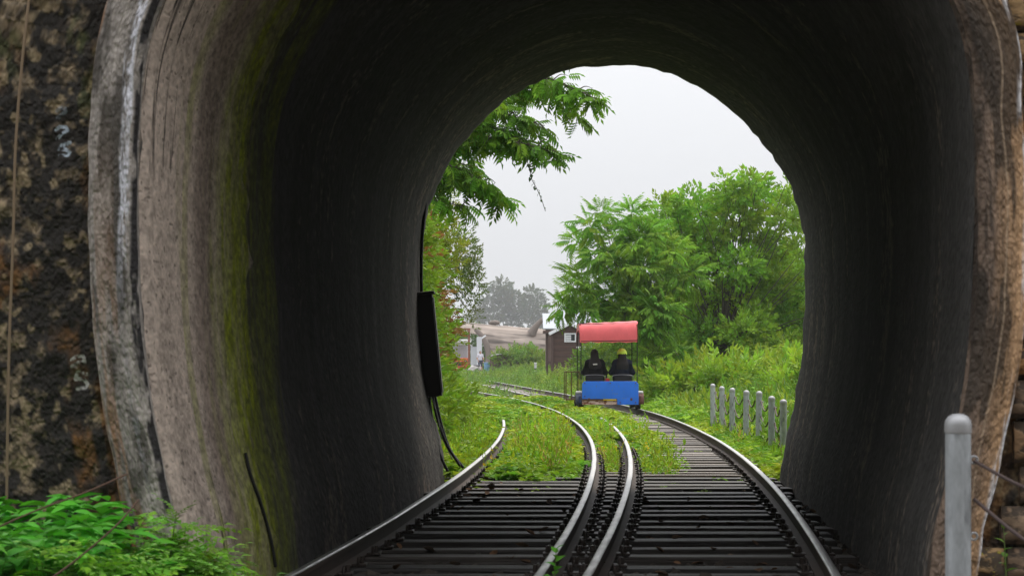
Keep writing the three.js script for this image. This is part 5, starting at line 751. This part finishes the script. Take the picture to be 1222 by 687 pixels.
{ // rail tractor under a rusty frame, white panel, bin, bystander
  const d = 152, s = F / d, X = (px) => (px - 611) / s, Yp = (py) => CAMY - (py - 429) / s, g0 = 0.455;
  const tr = thing('rail_tractor', 'orange rail tractor with white cab roof, half hidden by the ivy slope', 'tractor', [X(547), g0, -d]);
  const org = mat(0.62, 0.12, 0.03, 0.5), wht = mat(0.75, 0.76, 0.78, 0.5), dk = mat(0.02, 0.02, 0.02, 0.7), h = (py) => Yp(py) - g0, w = 1.62;
  part(tr, 'body', rbox(w, h(427) - 0.45, 2.6, 0.06, 2).translate(0, (h(427) + 0.45) / 2, -0.7), org);
  part(tr, 'grille', rbox(w * 0.5, 0.3, 0.04, 0.01).translate(-0.1, h(434), 0.61), dk);
  for (const x of [-0.55, 0.55]) { const l = part(tr, 'headlight', new THREE.CylinderGeometry(0.12, 0.12, 0.06, 18).rotateX(Math.PI / 2), wht, [x, h(432), 0.62]); part(l, 'bezel', new THREE.TorusGeometry(0.125, 0.025, 6, 18), dk, [0, 0, 0.03]); }
  part(tr, 'bumper', rbox(w * 1.02, 0.2, 0.14, 0.03).translate(0, 0.42, 0.66), mat(0.4, 0.06, 0.03, 0.6));
  const cab = part(tr, 'cab', merge([-1, 1].flatMap((sx) => [rbox(0.09, h(409) - h(427), 0.09, 0.01).translate(sx * (w / 2 - 0.06), (h(409) + h(427)) / 2, 0.45), rbox(0.09, h(409) - h(427), 0.09, 0.01).translate(sx * (w / 2 - 0.06), (h(409) + h(427)) / 2, -1.2)]).concat([rbox(w - 0.1, 0.08, 0.08, 0.01).translate(0, h(411), 0.45), rbox(w - 0.1, h(412) - h(427), 0.05, 0.01).translate(0, (h(412) + h(427)) / 2, -1.2)])), wht);
  const glass = new THREE.MeshPhysicalMaterial({ transmission: 1, thickness: 0, roughness: 0.05 }); glass.color.setRGB(0.75, 0.82, 0.86); part(cab, 'windscreen', rbox(w - 0.22, h(412) - h(427), 0.012, 0.004).translate(0, (h(412) + h(427)) / 2, 0.47), glass);
  part(tr, 'roof', rbox(w + 0.2, 0.26, 2.1, 0.08, 2).translate(0, h(407), -0.35), wht);
  for (const sx of [-1, 1]) for (const z of [0.2, -1.6]) part(tr, 'wheel', new THREE.CylinderGeometry(0.4, 0.4, 0.2, 24).rotateZ(Math.PI / 2), dk, [sx * 0.7, 0.4, z]);
  const fr = thing('rusty_frame', 'tall rust-red steel frame standing over the orange tractor', 'frame', [X(560), g0, -d + 1.2]), rm = mat(0.2, 0.075, 0.045, 0.85), fh = Yp(394) - g0;
  part(fr, 'post', rbox(0.16, fh, 0.16, 0.015).translate(0, fh / 2, 0), rm); part(fr, 'post', rbox(0.16, fh, 0.16, 0.015).translate(-2.3, fh / 2, 0), rm); part(fr, 'beam', rbox(2.5, 0.14, 0.14, 0.015).translate(-1.15, fh + 0.06, 0), rm); part(fr, 'beam', rbox(2.12, 0.1, 0.1, 0.015).translate(-1.15, fh - 0.4, 0), rm);
  const wp = thing('white_gate_panel', 'white gate pillar with a pale side panel inside the log arch', 'gate', [X(567), g0, -165]), s2 = F / 165, hh = CAMY - (402 - 429) / s2 - g0;
  part(wp, 'pillar', rbox(0.42, hh, 0.4, 0.02).translate(0.1, hh / 2, 0), mat(0.5, 0.52, 0.55, 0.6)); part(wp, 'side_panel', rbox(0.5, hh * 0.72, 0.08, 0.01).translate(-0.36, hh * 0.36, 0), mat(0.36, 0.38, 0.4, 0.7)); part(wp, 'top_brace', rbox(0.8, 0.12, 0.12, 0.01).rotateZ(0.6).translate(0.3, hh - 0.1, 0), mat(0.7, 0.72, 0.75, 0.6));
  const bin = thing('blue_bin', 'light blue plastic bin on the ground beside the log arch', 'bin', [X(584), g0, -d + 6]);
  part(bin, 'tub', new THREE.CylinderGeometry(0.34, 0.28, 0.72, 20, 1, false).translate(0, 0.4, 0), mat(0.16, 0.33, 0.52, 0.5)); part(bin, 'rim', new THREE.TorusGeometry(0.345, 0.03, 6, 24).rotateX(Math.PI / 2).translate(0, 0.77, 0), mat(0.25, 0.42, 0.6, 0.5));
  const bag = thing('grey_sack', 'crumpled pale grey sack lying by the tractor', 'sack', [X(567), g0, -d + 6]);
  part(bag, 'sack_cloth', (() => { const g = new THREE.IcosahedronGeometry(0.5, 3), p = g.attributes.position; for (let i = 0; i < p.count; i++) { const x = p.getX(i), y = p.getY(i), z = p.getZ(i), k = 0.85 + 0.4 * (fbm(x * 4 + 5, y * 4 + z * 3, 3) - 0.5); p.setXYZ(i, x * k * 1.25, Math.max(-0.28, y * k * 0.8), z * k); } g.computeVertexNormals(); return g.translate(0, 0.28, 0); })(), mat(0.42, 0.40, 0.38, 0.9)); part(bag, 'dark_fold', rbox(0.45, 0.12, 0.3, 0.05, 2).translate(0.2, 0.55, 0.12), mat(0.09, 0.08, 0.09, 0.9));
  const pd = 158, ps = thing('person', 'bystander in pale shirt and dark shorts standing by the log arch', 'person', [W(573, 440, pd).x, g0, -pd], 0.3), J = { hip: [0, .9, 0], hipL: [-.09, .88, 0], hipR: [.09, .88, 0], belly: [0, 1.05, 0], chest: [0, 1.25, 0], neck: [0, 1.42, 0], head: [0.01, 1.53, 0.02], shL: [-.18, 1.36, 0], shR: [.18, 1.36, 0], elL: [-.26, 1.1, 0.02], elR: [.25, 1.1, 0.04], wrL: [-.2, .92, 0.14], wrR: [.24, .88, 0.1], knL: [-.1, .48, 0.02], knR: [.11, .48, -0.02], anL: [-.1, .08, -0.02], anR: [.12, .08, -0.06], toL: [-.11, .045, 0.11], toR: [.14, .045, 0.07] };
  part(ps, 'body', personGeo({ J, face: 1, cell: 0.02, handCell: 0.008, isLeg: (x, y) => y < 0.96, shoeY: 0.1, bare: 0.45, isBareArm: (x, y) => Math.abs(x) > 0.2 && y < 1.18 }, { top: [0.5, 0.5, 0.56], leg: [0.05, 0.055, 0.08], shoe: [0.05, 0.05, 0.05], skin: [0.4, 0.25, 0.18], sleeve: true }), clothM);
  part(ps, 'hair', sdfGeo((x, y, z) => Math.max((Math.hypot((x - 0.01) / 0.092, (y - 1.58) / 0.11, (z - 0.005) / 0.105) - 1) * 0.1, z - 0.07, 1.55 - y - (z < 0.0 ? 0.06 : 0)), [-0.15, 1.4, -0.15], [0.17, 1.75, 0.17], 0.014), mat(0.015, 0.011, 0.01, 0.6));
}
shade(scene);
scene.traverse((o) => { if (o.userData && o.userData.len) delete o.userData.len; });
renderer.render(scene, camera);
